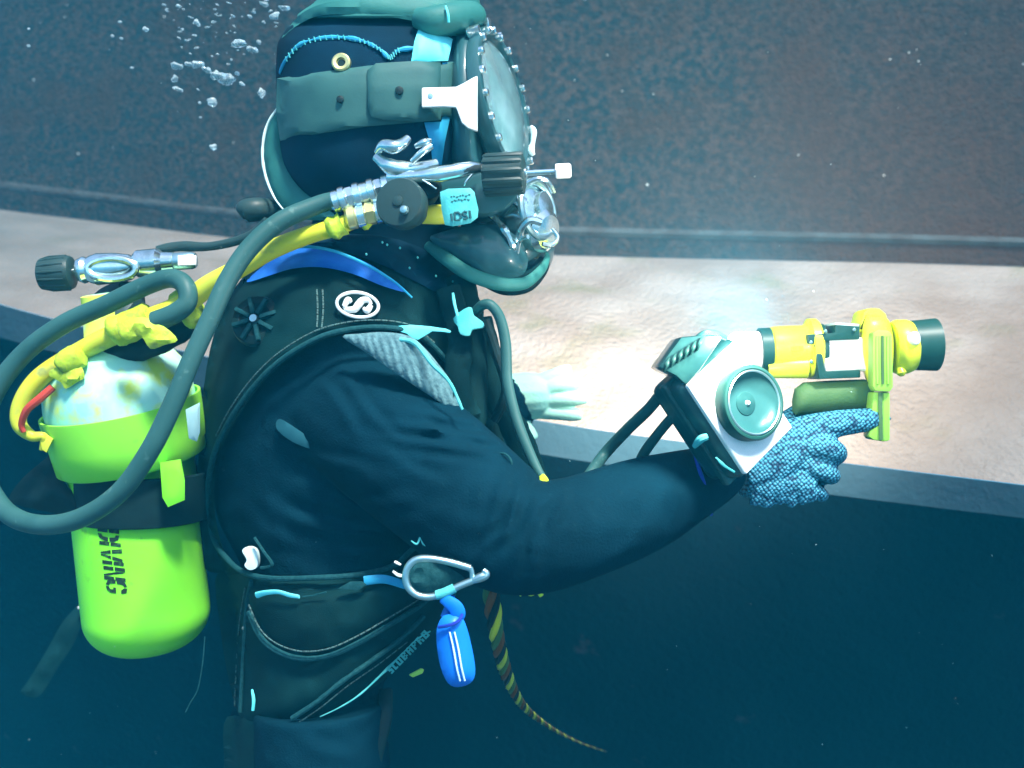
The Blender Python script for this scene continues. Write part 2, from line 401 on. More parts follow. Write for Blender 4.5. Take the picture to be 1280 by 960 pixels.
#@@HAZE
hz = bpy.data.materials.new('sea_water_haze'); hz.use_nodes = True; t = hz.node_tree; t.nodes.clear()
out = t.nodes.new('ShaderNodeOutputMaterial'); pv = t.nodes.new('ShaderNodeVolumePrincipled')
pv.inputs['Color'].default_value = (.01, .46, .75, 1); pv.inputs['Density'].default_value = .036; pv.inputs['Anisotropy'].default_value = 0.0
t.links.new(pv.outputs[0], out.inputs['Volume'])
hb = obj('haze', box((0, 0, -2.7), (45, 0, 0), (0, 45, 0), (0, 0, 5.35)), hz, None, smooth=False, kind='stuff')
#@@OBJECTS
# ------------------------------------------------------------------ the diver's body
TS = spline([(300, 385., 545., .09), (335, 325., 572., .14), (375, 292., 585., .17), (450, 266., 596., .19), (550, 256., 602., .19),
      (640, 262., 600., .175), (700, 280., 585., .165), (760, 295., 560., .165), (850, 298., 512., .155), (920, 292., 490., .14), (1000, 290., 480., .13), (1100, 300., 470., .12)], 4)
DT = 0.06
def torso_d(px, py, k=1.0):
    y = max(TS[0][0], min(TS[-1][0], py))
    i = max(j for j in range(len(TS)-1) if TS[j][0] <= y); a, b = TS[i], TS[i+1]; u = (y-a[0])/(b[0]-a[0])
    xl, xr, bb = [a[q]+(b[q]-a[q])*u for q in (1, 2, 3)]; c = (xl+xr)/2; w = (xr-xl)/2
    q = min(1, abs((px-c)/w)); return DT-bb*k*max(0, 1-q**2.3)**(1/2.3)
person = thing('person', 'diver in a dark neoprene suit seen from the side, right arm stretched forward', 'person', P(395, 960, DT))
body = G()
body.join(hloft([(y, xl+8+(10 if y > 640 else 0), xr-12-(18 if y > 640 else 0), b*.93) for (y, xl, xr, b) in TS[::4]]+[(1130, 330., 440., .09)], DT, 36, 2.3, 4))
body.join(tube([(440, 340, .03, 62), (450, 280, .03, 58), (470, 200, .03, 62)], seg=20))                    # neck
body.join(tube([(470, 235, .03, 40), (490, 190, .03, 84), (495, 130, .03, 96), (485, 80, .03, 88), (480, 40, .03, 40)], seg=24))   # head
body.join(tube([(560, 150, .03, 14), (592, 168, .03, 14), (585, 190, .03, 12)], seg=10))                    # nose
body.join(tube([(420, 500, -.02, 84), (470, 535, -.09, 88), (545, 595, -.14, 88), (610, 648, -.17, 84), (655, 672, -.18, 73), (715, 662, -.17, 66), (800, 632, -.13, 60),
                (860, 607, -.10, 46), (895, 594, -.075, 36), (915, 588, -.06, 26)], seg=28, n=6))             # right arm
body.join(tube([(430, 455, .0, 55), (470, 470, .0, 60)], seg=20))
body.join(tube([(440, 480, .20, 78), (500, 560, .26, 72), (560, 590, .29, 60), (600, 545, .29, 46), (640, 505, .28, 36), (660, 497, .28, 32)], seg=24))   # left arm
for lx, ld, fx in ((400, -.03, 405), (372, .15, 350)):
    body.join(tube([(lx, 880, ld, 82), (lx+5, 1020, ld, 84), (lx+8, 1180, ld, 66), (lx+10, 1300, ld, 54), (lx, 1400, ld+.02, 56), (lx-20, 1560, ld+.03, 42), (lx-30, 1650, ld+.03, 36)], seg=24))
    body.join(tube([(lx-45, 1670, ld+.03, 34), (lx+20, 1690, ld+.02, 38), (lx+120, 1710, ld, 26), (lx+150, 1712, ld, 16)], seg=16))
FOLDS = [((392, 470), (450, 545), 7, .006), ((420, 455), (500, 560), 6, .005), ((365, 560), (470, 600), 8, .006), ((355, 600), (460, 640), 9, .006), ((350, 650), (470, 668), 9, .006), ((470, 560), (560, 610), 7, .004),
         ((520, 530), (590, 552), 5, .006), ((530, 548), (612, 566), 5, .006), ((600, 700), (640, 655), 7, .006), ((625, 722), (655, 660), 6, .006), ((660, 730), (672, 660), 6, .005), ((690, 610), (668, 668), 6, .006), ((712, 604), (690, 660), 6, .005),
         ((740, 606), (735, 650), 7, .004), ((790, 690), (805, 630), 8, .003), ((845, 660), (852, 600), 5, .003), ((420, 690), (540, 700), 8, .006), ((440, 930), (480, 915), 8, .005), ((370, 925), (460, 950), 9, .005)]
def fold_depth(px, py):
    s_ = 0
    for (x1, y1), (x2, y2), w, a in FOLDS:
        dx, dy = x2-x1, y2-y1; L2 = dx*dx+dy*dy; t = ((px-x1)*dx+(py-y1)*dy)/L2
        if t < -.2 or t > 1.2: continue
        e = ((px-x1)*dy-(py-y1)*dx)/math.sqrt(L2)+4*math.sin(t*5+x1)
        f = math.exp(-(2*t-1)**4)*(1-min(1, abs(t-.5)/.7)**3)
        s_ += .6*a*f*(math.exp(-(e/w)**2)-.9*math.exp(-((e-w*1.7)/w)**2))
    return s_
def wrinkle(g):
    for i, v in enumerate(g.v):
        # folds running across the sleeve near the shoulder and elbow
        px = 640+v.x/(v.y)*D*1000; py = 480-v.z/v.y*D*1000; 
        a = math.exp(-((px-560)/60)**2-((py-545)/26)**2)*math.sin((py-.15*px)*.32)*.006
        b = math.exp(-((px-640)/42)**2-((py-655)/70)**2)*math.sin((px*.9+py*.35+14*noise.noise(v*12))*.26)*.0045
        c = math.exp(-((px-420)/95)**2-((py-645)/45)**2)*math.sin(math.hypot(px-450, py-470)*.2)*.003
        q = noise.noise(v*14)*.005+noise.noise(v*38)*.0022+(.004*abs(noise.noise(Vector((v.x*9+v.z*30, v.y*9, v.z*10-v.x*6)))) if px > 330 else 0)
        g.v[i] = v+Vector((0, -1, .2))*(a+b+c+q+(fold_depth(px, py) if v.y < D+.08 else 0))
    return g
obj('body', wrinkle(remesh(body, .005, 5)), M['wetsuit'], person, 80)
c = obj('cuff_cord', tube([(868, 562, -.14, 2.5), (872, 580, -.145, 2.6), (880, 605, -.143, 2.8), (887, 630, -.125, 2.6), (889, 643, -.10, 2.4)], seg=8), M['thread'], person)
obj('sleeve_patch', drape([(348, 524), (362, 530), (398, 556), (392, 562), (365, 552), (346, 536)], lambda x, y: torso_d(x, y, .93)-.012, .01, .004), mat('sleeve_mark', (.01, .085, .11), .8), person)
# gloves
def finger_hand(chains, vox): 
    g = G()
    for c in chains: g.join(tube(c, seg=14, n=6))
    return remesh(g, vox, 1)
near = finger_hand([
    [(925, 590, -.045, 33), (960, 585, -.04, 34), (985, 566, -.035, 36), (1002, 560, -.03, 32), (1012, 556, -.03, 20)],
    [(985, 548, -.04, 24), (1015, 536, -.045, 19), (1050, 529, -.05, 17), (1082, 525, -.045, 15), (1106, 521, -.035, 12)],        # index
    [(1000, 560, -.045, 20), (1028, 558, -.062, 15), (1043, 564, -.06, 14), (1045, 568, -.03, 13), (1030, 566, -.005, 13)],    # middle
    [(1000, 580, -.045, 18), (1022, 586, -.06, 12.5), (1038, 593, -.056, 11), (1038, 595, -.03, 11), (1022, 590, -.01, 11)],      # ring
    [(985, 592, -.045, 18), (1005, 608, -.054, 11.5), (1024, 617, -.048, 9.5), (1026, 618, -.026, 9), (1012, 606, -.01, 9)],     # little
    [(965, 560, -.01, 20), (985, 530, .012, 17), (1015, 512, .02, 14), (1045, 506, .02, 12)]], .0035)                           # thumb, behind the grip
o = obj('glove', near, M['knit'], person, 80); o['label'] = 'blue knitted glove on the right hand'
cg = G()
for (x, y, x2, y2, r) in ((945, 605, 942, 632, 10), (958, 610, 958, 634, 11), (972, 608, 976, 630, 10), (985, 606, 990, 634, 9), (1000, 606, 1005, 630, 10), (1012, 612, 1018, 626, 8)):
    cg.join(tube([(x, y-12, -.055, r+4), (x, y, -.062, r), (x2, y2, -.058, r*.6)], seg=10, n=4))
obj('glove_cuff', remesh(cg, .003, 2), M['knit'], person, 80)
far = finger_hand([
    [(625, 500, .28, 28), (650, 496, .275, 30), (672, 495, .27, 29), (685, 494, .27, 22)],
    [(668, 482, .265, 13), (688, 471, .26, 8.8), (706, 464, .258, 8), (714, 463, .258, 6.5)],
    [(672, 490, .26, 12), (697, 483, .252, 9), (720, 480, .25, 8.4), (730, 480, .25, 6.8)],
    [(672, 500, .262, 12), (700, 499.5, .252, 9.2), (722, 498, .25, 8.8), (734, 497, .25, 7.2)],
    [(668, 512, .265, 12), (692, 516, .258, 9), (716, 518, .256, 8.6), (727, 518, .256, 7)],
    [(645, 515, .27, 14), (655, 532, .262, 10), (664, 545, .258, 8.5), (667, 550, .258, 7)]], .0022)
o = obj('glove', far, M['farglove'], person, 80); o['label'] = 'pale mint glove on the left hand'

# ------------------------------------------------------------------ vest with pockets
vest = thing('harness_vest', 'black padded diving vest with a round white emblem over the suit', 'vest', P(400, 720, DT))
VD = lambda x, y: torso_d(x, y)-.004
hole = [(262, 640), (258, 600), (268, 560), (290, 520), (318, 480), (350, 450), (390, 425), (425, 414), (470, 409), (515, 414), (545, 436), (568, 468), (582, 510)]
upper = [(388, 318), (430, 312), (480, 322), (530, 345), (568, 375), (590, 420), (600, 470), (603, 520), (592, 545)]
g = drape([(250, 700), (247, 620), (250, 540), (258, 460), (275, 395), (305, 345), (345, 322)]+upper+[(584, 520), (570, 475), (547, 443), (516, 420), (470, 414), (425, 419), (392, 431), (352, 456), (322, 486), (296, 524), (276, 562), (268, 600), (270, 650), (280, 688), (300, 716), (270, 716)], VD, .012, .010, 7, 8, 3, .006, .02, 3)
obj('shoulder_panel', g, M['vest'], vest, 60)
hp = hole+[]
rim = [(582, 512), (569, 470), (546, 437), (515, 415), (470, 409), (425, 414), (390, 426), (350, 451), (318, 482), (290, 521), (270, 560), (261, 600), (261, 640), (268, 675), (285, 700), (306, 716), (340, 723), (400, 722), (450, 718), (490, 708), (512, 690), (530, 672)]
obj('armhole_piping', tube([(x, y, VD(x, y)-.015, 3.6) for x, y in rim], seg=10, n=6, jitter=.1), M['vest_light'], vest)
def stitch_line(pts, off, r=1.1, parent=vest, name='stitching', dash=7, m='stitch'):
    sp = spline([tuple(map(float, p)) for p in pts], 16); g = G(); acc = 0; cur = [sp[0]]
    for a, b in zip(sp, sp[1:]):
        acc += math.hypot(b[0]-a[0], b[1]-a[1]); cur.append(b)
        if acc > dash:
            cc = cur if len(cur) > 2 else cur+[b]
            st = [cc[0], cc[len(cc)//2], cc[-1]]
            e = .86; st[-1] = (st[0][0]+(st[-1][0]-st[0][0])*e, st[0][1]+(st[-1][1]-st[0][1])*e)
            g.join(tube([(x, y, VD(x, y)-off, r) for x, y in st], seg=5, n=1)); cur = [b]; acc = 0
    return obj(name, g, M[m], parent)
stitch_line([(x-3, y-9) for x, y in rim[2:11]], .0135)
stitch_line([(403, 362), (404, 385), (402, 410)], .0115); stitch_line([(396, 362), (397, 385), (396, 412)], .0115)
obj('shoulder_mesh', drape([(428, 421), (450, 417), (480, 415), (512, 420), (532, 436), (548, 455), (566, 480), (580, 514), (575, 520), (545, 500), (500, 470), (460, 442)], lambda x, y: VD(x, y)-.03-.05*max(0, (x-430)/150)+.0011*math.sin((x*.95-y*.25)*.7+3*noise.noise(Vector((x*.03, y*.03, 0)))), .004, .006, 5, 2.6, 3), M['mesh_fab'], vest, 70)
obj('mesh_edging', tube([(500, 424, -.175, 3), (520, 430, -.18, 3.4), (540, 455, -.19, 3), (562, 478, -.195, 2.4), (578, 512, -.2, 2)], seg=8, jitter=.5), M['cyan_dull'], vest)
# emblem
em = lambda x, y: VD(x, y)-.019
cx, cy = 447, 381
ring = [P(cx+26*math.cos(a), cy+15.5*math.sin(a)+.09*26*math.cos(a), em(cx, cy)) for a in [2*math.pi*k/40 for k in range(40)]]
emb = obj('emblem_ring', tube_w(ring, [.0019]*40, 8, closed=True), M['white'], vest)
sp = [(16, -2, 2.5), (13, 4, 5.5), (6, 5, 5), (1, 0, 4.5), (-5, -5, 4.5), (-13, -6, 5), (-17, -1, 2.5)]
sp = [(-17, 3, 2), (-13, 7, 3.5), (-4, 6, 4.5), (1, 0, 5), (6, -6, 4.5), (13, -7, 3.5), (17, -2, 2)]
obj('emblem_letter', tube([(cx+x, cy+y+.09*x, em(cx, cy)+.001, r) for x, y, r in sp]).join(tube([(cx-17, cy+2, em(cx, cy), 3), (cx-12, cy-6, em(cx, cy), 4.2), (cx-8, cy-3, em(cx, cy), 2)])).join(tube([(cx+17, cy+0, em(cx, cy), 3), (cx+12, cy+7, em(cx, cy), 4.2), (cx+7, cy+4, em(cx, cy), 2)])), M['white'], emb)
# dump valve on the back shoulder
v0 = P(322, 402, VD(322, 402)-.012)
vr = obj('dump_valve', lathe(v0, (-.15, -1, .25), [(-.01, .03), (.0, .031), (.006, .029), (.009, .02), (.007, .016)], 28), M['rubber'], vest)
u_, v_, a_ = frame((-.15, -1, .25))
for k in range(8):
    an = k*math.pi/4+.3; dr = u_*math.cos(an)+v_*math.sin(an)
    obj('rib', box(v0+a_*.011+dr*.017, dr*.010, a_.cross(dr)*.0024, a_*.003, .001), M['vest_light'], vr)
obj('screw', lathe(v0+a_*.009, a_, [(0, .005), (.006, .0045), (.0062, .001)], 12), M['steel'], vr)
obj('buckle', prism([(302, 688), (312, 684), (321, 690), (322, 708), (312, 713), (305, 707), (308, 700)], VD(312, 700)-.022, VD(312, 700)-.01, .0015, smooth_n=3), M['offwhite'], vest)
obj('pull_tab', tube([(318, 672, VD(318, 672)-.012, 2), (330, 690, VD(330, 690)-.014, 2), (340, 706, VD(340, 706)-.014, 2.2), (326, 710, VD(326, 710)-.014, 2)], seg=6), M['vest_light'], vest)
obj('fold_tag', prism([(488, 410), (515, 406), (558, 411), (562, 416), (540, 414), (522, 425), (508, 417)], VD(520, 412)-.026, VD(520, 412)-.02, .0008, smooth_n=2), M['cyan'], vest)
# lower body of the vest: side panel and two pocket flaps
obj('side_panel', drape([(272, 716), (320, 722), (400, 724), (470, 718), (520, 700), (560, 690), (575, 716), (560, 765), (530, 800), (480, 850), (420, 885), (372, 905), (330, 903), (300, 896), (284, 840), (275, 780)], VD, .014, .012, 9, 9, 4, .01, .015, 8), M['vest'], vest, 60)
pk = obj('pocket', drape([(312, 738), (350, 742), (420, 738), (480, 728), (530, 722), (545, 736), (520, 758), (480, 782), (440, 806), (400, 820), (365, 820), (338, 802), (320, 776)], lambda x, y: VD(x, y)-.015, .012, .012, 9, 8, 4, .007, .02, 11), M['vest'], vest, 60)
flap_edge = [(311, 765), (325, 795), (345, 813), (375, 823), (410, 820), (445, 805), (485, 782), (525, 757), (545, 738)]
obj('pocket_piping', tube([(x, y, VD(x, y)-.021, 3.6) for x, y in flap_edge], seg=8, jitter=.1), M['vest_light'], pk)
o = stitch_line([(x, y-9) for x, y in flap_edge], .029, 1.0, pk)
e2 = [(365, 898), (395, 878), (430, 850), (470, 822), (505, 795), (530, 770)]
obj('seam_piping', tube([(x, y, VD(x, y)-.017, 3.2) for x, y in e2], seg=8, jitter=.2), M['vest_light'], vest)
stitch_line([(x+5, y+7) for x, y in e2[:-1]], .0145, .9)
obj('seam_piping', tube([(x, y, VD(x, y)-.014, 2.6) for x, y in [(314, 726), (308, 760), (304, 820), (300, 890)]], seg=8), M['vest_light'], vest)
stitch_line([(306, 735), (299, 780), (295, 840), (293, 890)], .0135, .9)
# printed strip with small lettering on the lower flap
LS = {'S': ['##', '#.', '##', '.#', '##'], 'C': ['##', '#.', '#.', '#.', '##'], 'U': ['#.#', '#.#', '#.#', '#.#', '###'], 'B': ['##.', '#.#', '##.', '#.#', '##.'],
      'A': ['.#.', '#.#', '###', '#.#', '#.#'], 'P': ['##.', '#.#', '##.', '#..', '#..'], 'R': ['##.', '#.#', '##.', '#.#', '#.#'], 'O': ['###', '#.#', '#.#', '#.#', '###']}
def pixel_word(word, place, th, name, m, parent):
    g = G(); x = 0
    for ch in word:
        rows = LS[ch]
        for j, r in enumerate(rows):
            for i, q in enumerate(r):
                if q == '#':
                    a = [place(x+i, j), place(x+i+1.04, j), place(x+i+1.04, j+1.04), place(x+i, j+1.04)]
                    g.join(prism_w(a, (0, th, 0)))
        x += len(rows[0])+1
    return obj(name, g, m, parent)
def pl(u, v):
    t = u/30; x = 487+(536-487)*t; y = 840+(790-840)*t; nx, ny = .71, .70
    x += nx*v*1.9-4; y += ny*v*1.9-4; return P(x, y, VD(min(x, 520), y)-.024)
pixel_word('SCUBAPRO', pl, .002, 'lettering', M['cyan_dull'], vest)
obj('lettering_strip', tube([(538, 789, VD(515, 789)-.03, 1), (520, 800, VD(510, 800)-.026, .8), (500, 820, VD(500, 820)-.02, .8), (478, 842, VD(478, 842)-.02, 1.8), (450, 868, VD(450, 868)-.016, 1.2), (425, 884, VD(425, 884)-.012, .8), (400, 896, VD(400, 896)-.01, .5)], seg=6, jitter=.7), M['cyan_dull'], vest)
obj('trim', tube([(321, 744, VD(321, 744)-.034, 4.2), (332, 741, VD(332, 741)-.034, 3.4), (348, 740, VD(348, 740)-.034, 3), (362, 744, VD(362, 744)-.034, 3.2), (374, 746, VD(374, 746)-.034, 2.6)], seg=8, flat=.6), M['cyan'], vest)
obj('trim', tube([(378, 746, VD(378, 746)-.03, 1), (392, 744, VD(392, 744)-.03, .8), (408, 740, VD(408, 740)-.03, 1.2)], seg=6), M['vest_light'], vest)
obj('trim', prism([(422, 736), (438, 727), (452, 727), (458, 731), (448, 738), (430, 737)], VD(440, 733)-.033, VD(440, 733)-.03, .0008), M['vest_light'], vest)
obj('trim', tube([(315, 862, VD(315, 862)-.02, 1.5), (317, 875, VD(317, 875)-.02, 2.2), (316, 888, VD(316, 888)-.02, 2)], seg=6), M['cyan'], vest)
obj('trim', tube([(362, 912, VD(362, 912)-.016, 2.2), (368, 930, VD(368, 930)-.016, 2.4), (374, 948, VD(374, 948)-.016, 2.4), (382, 975, VD(382, 975)-.016, 2.4)], seg=6), M['cyan'], vest)
obj('thigh_panel', drape([(284, 896), (330, 905), (362, 905), (368, 940), (378, 1010), (330, 1020), (285, 1015), (280, 950)], lambda x, y: VD(x, y)-.002, .012, .008, 8, 9, 4, .006, .02, 9), M['vest'], vest, 60)
obj('thigh_strap', tube([(482, 862, -.03, 9), (480, 900, -.05, 10), (470, 940, -.06, 10), (456, 1000, -.05, 10)], seg=10, flat=.5), M['rubber'], vest)
# belt webbing and chest webbing
obj('belt', tube([(455, 726, VD(455, 726)-.03, 6), (480, 724, VD(480, 724)-.034, 5.5), (505, 731, VD(505, 731)-.04, 5), (520, 736, VD(520, 736)-.045, 5)], seg=8, flat=.35), M['bluecyan'], vest)
for pts, r in (([(572, 345, -.06), (585, 400, -.07), (590, 470, -.08), (588, 540, -.09), (600, 600, -.08)], 20), ([(598, 400, -.04), (612, 450, -.05), (625, 500, -.05), (650, 550, -.03), (668, 600, -.02)], 17),
               ([(628, 470, .0), (612, 520, .0), (622, 570, -.01), (655, 620, -.01)], 15), ([(560, 360, -.09), (575, 420, -.1), (572, 470, -.105), (585, 520, -.1)], 16)):
    obj('chest_strap', tube(pts, r, seg=12, flat=.5, jitter=.15), M['vest'], vest)
obj('chest_clip', box(P(552, 505, -.145), (.012, 0, -.004), (0, .006, 0), (.004, 0, .018), .003), M['vest'], vest)
obj('chest_tag', prism([(566, 398), (580, 386), (590, 384), (592, 394), (604, 402), (604, 410), (590, 412), (587, 420), (575, 418), (572, 408)], -.125, -.112, .002, smooth_n=2), M['cyan_dull'], vest)
obj('lanyard', tube([(566, 366, -.13, 1.6), (568, 380, -.13, 2), (572, 395, -.13, 1.6)], seg=6, jitter=.5), M['cyan'], vest)
obj('collar_flap', drape([(308, 352), (335, 328), (365, 312), (400, 309), (440, 320), (475, 338), (508, 364), (480, 358), (440, 342), (400, 334), (365, 336), (335, 345)], lambda x, y: VD(x, max(y, 340))-.022, .02, .006, 5, 6, 5, 0), M['blue'], vest)
obj('collar_rim', tube([(330, 322, -.07, 1.5), (370, 309, -.1, 2), (410, 312, -.12, 2), (450, 327, -.135, 2), (490, 350, -.14, 1.6), (515, 372, -.13, 1.2)], seg=6), M['bluecyan'], vest)
obj('collar', drape([(375, 300), (430, 292), (500, 300), (560, 330), (580, 368), (560, 372), (520, 352), (470, 328), (420, 312), (380, 310)], lambda x, y: VD(x, max(y, 336))-.014, .03, .012, 8, 8, 4, .006, .03, 4), M['hood'], vest)
# ------------------------------------------------------------------ helmet
DH = 0.03
hel = thing('diving_helmet', 'surface supply diving helmet with neoprene hood, side strap and bolted face port', 'diving helmet', P(480, 340, DH))
hood = obj('hood', hloft([(10, 400., 590., .08), (28, 368., 598., .112), (45, 352., 599., .124), (62, 346., 600., .13), (110, 345., 600., .135), (175, 347., 598., .13), (215, 356., 594., .12), (255, 385., 585., .10), (290, 415., 570., .085), (330, 430., 560., .08)], DH, 48, 2.7, 4), M['hood'], hel)
def hd(x, y):      # depth of the hood's near side
    b = interp([(10, .08), (28, .112), (45, .124), (62, .13), (110, .135), (175, .13), (215, .12), (255, .10), (290, .085), (340, .08)], y)
    xl = interp([(10, 400), (28, 368), (45, 352), (62, 346), (110, 345), (175, 347), (215, 356), (255, 385), (290, 415), (340, 430)], y); xr = interp([(12, 590), (60, 600), (175, 598), (255, 585), (340, 560)], y)
    q = min(1, abs((x-(xl+xr)/2)/((xr-xl)/2))); return DH-b*max(0, 1-q**2.7)**(1/2.7)
# padded top cover, overhanging
obj('top_cover', hloft([(-62, 470., 520., .03), (-50, 440., 560., .07), (-28, 416., 590., .1), (0, 396., 599., .112), (14, 377., 602., .122), (21, 371., 600., .122), (23, 380., 590., .11)], DH, 48, 2.7, 4), M['pad'], hel)
obj('top_cover_edge', drape([(352, 48), (362, 33), (378, 16), (405, 4), (450, -2), (520, 0), (560, 12), (560, 36), (520, 27), (484, 21), (437, 18), (397, 20), (368, 34)], lambda x, y: hd(x, max(y, 30))-.008, .02, .004, 4, 8, 3), M['pad'], hel)
rl = obj('front_roll', tube([(520, 22, hd(540, 30)-.014, 12), (540, 26, hd(540, 30)-.018, 18), (565, 24, hd(560, 30)-.018, 20), (590, 20, hd(575, 30)-.008, 18), (600, 20, hd(580, 30), 8)], seg=20), M['pad'], hel)
obj('tape_band', tube([(557, 8, hd(556, 30)-.041, 1.6), (560, 18, hd(556, 30)-.047, 1.6), (561, 28, hd(556, 30)-.045, 1.6)], seg=6), M['cyan'], rl)
# scalloped seam on the hood
sc_ = [(350, 92), (358, 74), (375, 56), (400, 48), (430, 47), (455, 52), (475, 62), (487, 72), (498, 63), (520, 60)]
obj('hood_seam', tube([(x, y, hd(x, y)-.002, 2.4) for x, y in sc_], seg=8, n=10, jitter=1.2), M['bluecyan'], hood)
stitch_h = G()
for (x, y) in spline([tuple(map(float, p)) for p in sc_], 4)[4:-4]:
    stitch_h.join(tube([(x-1, y-3.2, hd(x, y)-.004, .9), (x+1.2, y+3, hd(x, y)-.004, .9)], seg=5, n=1))
obj('stitching', stitch_h, M['cyan_dull'], hood)
st = obj('head_strap', drape([(346, 98), (400, 90), (460, 82), (500, 79), (568, 77), (572, 110), (570, 148), (520, 153), (460, 158), (400, 167), (350, 176), (345, 140)], lambda x, y: hd(max(x, 352), y)-.006, .02, .003, 3, 8, 0), M['strap'], hel)
tb = obj('strap_tab', drape([(459, 88), (470, 79), (520, 76), (551, 78), (551, 150), (530, 152), (480, 150), (464, 146), (459, 134)], lambda x, y: hd(x, y)-.013, .006, .003, 3, 7, 0), M['strap'], st)
for x, y, r in ((425, 124, 4.2), (499, 113, 4.8)):
    obj('strap_hole', lathe(P(x, y, hd(x, y)-(.0115 if x < 450 else .0175)), (0, -1, .1), [(-.002, S(r)), (.0006, S(r)), (.0012, S(r*.6))], 16), M['rubber'], st)
gr = obj('grommet', lathe(P(427, 79, hd(427, 79)-.003), (-.05, -1, .1), [(-.002, .0112), (.004, .0108), (.0052, .009), (.0045, .0055), (.001, .005)], 24), M['brass'], hood)
obj('grommet_hole', lathe(P(427, 79, hd(427, 79)-.0045), (-.05, -1, .1), [(0, .0048), (.001, .0045)], 16), M['rubber'], gr)
obj('patch', drape([(524, 33), (548, 38), (566, 49), (560, 76), (537, 77), (514, 77), (518, 52)], lambda x, y: hd(x, y)-.009, .005, .002, 2, 7, 0), M['cyan'], hel)
obj('side_band', drape([(553, 78), (560, 78), (564, 110), (562, 150), (556, 178), (552, 206), (541, 206), (538, 180), (530, 153), (552, 152)], lambda x, y: hd(x, y)-.005, .004, .002, 2, 7, 0), M['bluecyan'], hel)
# fibreglass shell carrying the port
obj('shell', hloft([(34, 568., 596., .07), (50, 562., 600., .105), (100, 558., 600., .128), (160, 560., 602., .128), (210, 560., 612., .115), (245, 568., 635., .09), (270, 580., 650., .06)], DH-.01, 36, 2.5, 4), M['shell'], hel)
br = obj('side_bracket', prism([(527, 109), (527, 134), (556, 133), (570, 134), (577, 153), (585, 160), (597, 164), (597, 94), (592, 96), (580, 103), (570, 108)], hd(540, 120)-.034, hd(540, 120)-.027, .002), M['white'], hel)
obj('screw', lathe(P(538, 120, hd(540, 120)-.0335), (0, -1, 0), [(-.001, .0034), (.0012, .003), (.0014, .001)], 10), M['steel'], br)
# port
pa = Vector((.935, -.31, .17)).normalized(); pc = P(630, 128, -.03); pu, pv_, _ = frame(pa)
port = obj('port_frame', lathe(pc, pa, [(-.016, .080), (-.013, .089), (-.003, .0925), (.003, .091), (.004, .087), (.003, .080), (-.006, .077)], 56, caps=False), M['shell'], hel, ang=40)
obj('port_glass', lathe(pc, pa, [(-.006, .079), (-.001, .075), (.006, .06), (.011, .035), (.013, .001)], 48), M['port'], hel)
obj('inner_lining', lathe(pc-pa*.014, pa, [(.008, .0775), (-.006, .070), (-.026, .05), (-.034, .03), (-.036, .001)], 40), mat('port_lining_glare', (.16, .46, .48), .5, col2=(.75, .95, .95), vscale=10, vmix=(.42, .58)), hel)  # pale noise patches put glare and highlights into the lining colour
for k in range(20):
    an = 2*math.pi*(k+.4)/20; q = pc+(pu*math.cos(an)+pv_*math.sin(an))*.0865
    obj('bolt', lathe(q+pa*.003, pa, [(0, .0048), (.004, .0048), (.0055, .0035), (.006, .001)], 6 if k % 2 else 10), M['chrome'], port)
for k, r in ((1.25, .095), (1.75, .096), (2.3, .095), (-.25, .095), (.3, .096)):
    q = pc+(pu*math.cos(k)+pv_*math.sin(k))*r
    obj('clamp_lug', box(q-pa*.004, pa*.008, (q-pc).normalized()*.006, pa.cross((q-pc).normalized())*.005, .002), M['chrome'], port)
obj('port_catch', tube([(663, 158, -.06, 2.5), (667, 164, -.06, 4), (666, 178, -.06, 3), (664, 188, -.06, 4.5), (667, 194, -.06, 2.5)], seg=8), M['offwhite'], hel)
obj('top_lug', tube([(607, 44, -.05, 3), (610, 36, -.05, 3), (616, 38, -.05, 2.4)], seg=8), M['chrome'], hel)
# neck flap behind the head
nf = obj('neck_flap', drape([(352, 136), (343, 140), (333, 160), (329, 190), (333, 218), (343, 245), (358, 263), (385, 275), (420, 272), (400, 255), (375, 235), (358, 210), (350, 180)], lambda x, y: .0-.0006*(x-330), .03, .008, 5, 7, 5), M['pad'], hel)
obj('flap_rim', tube([(346, 136, -.014, 1.4), (333, 158, -.012, 1.7), (328, 190, -.012, 1.8), (332, 220, -.014, 1.6), (343, 247, -.02, 1.3), (356, 264, -.03, 1)], seg=6, jitter=.5), M['offwhite'], nf)
# lower jaw and exhaust
obj('jaw', hloft([(225, 590., 650., .06), (255, 585., 672., .075), (290, 575., 690., .075), (320, 585., 692., .07), (342, 600., 682., .055), (356, 622., 668., .035), (362, 635., 655., .02)], DH-.03, 36, 2.2, 4), M['shell'], hel)
obj('jaw_rim', tube([(534, 306, -.085, 6), (556, 322, -.105, 8.5), (586, 342, -.115, 9), (622, 354, -.11, 9), (655, 354, -.095, 8), (676, 338, -.075, 6.5), (684, 322, -.06, 5), (682, 316, -.06, 3)], seg=12, flat=.6), M['pad'], hel)
obj('jaw_bellows', drape([(538, 300), (552, 290), (590, 280), (625, 283), (650, 300), (660, 325), (650, 345), (610, 346), (575, 330)], lambda x, y: -.09-.02*math.exp(-((x-610)/50)**2), .05, .02, 14, 8, 5, .004, .03), M['shell'], hel)
obj('exhaust_lip', tube([(600, 350, -.06, 5), (630, 362, -.06, 7), (660, 358, -.06, 7), (680, 338, -.05, 5), (683, 322, -.05, 4)], seg=12), M['rubber'], hel)
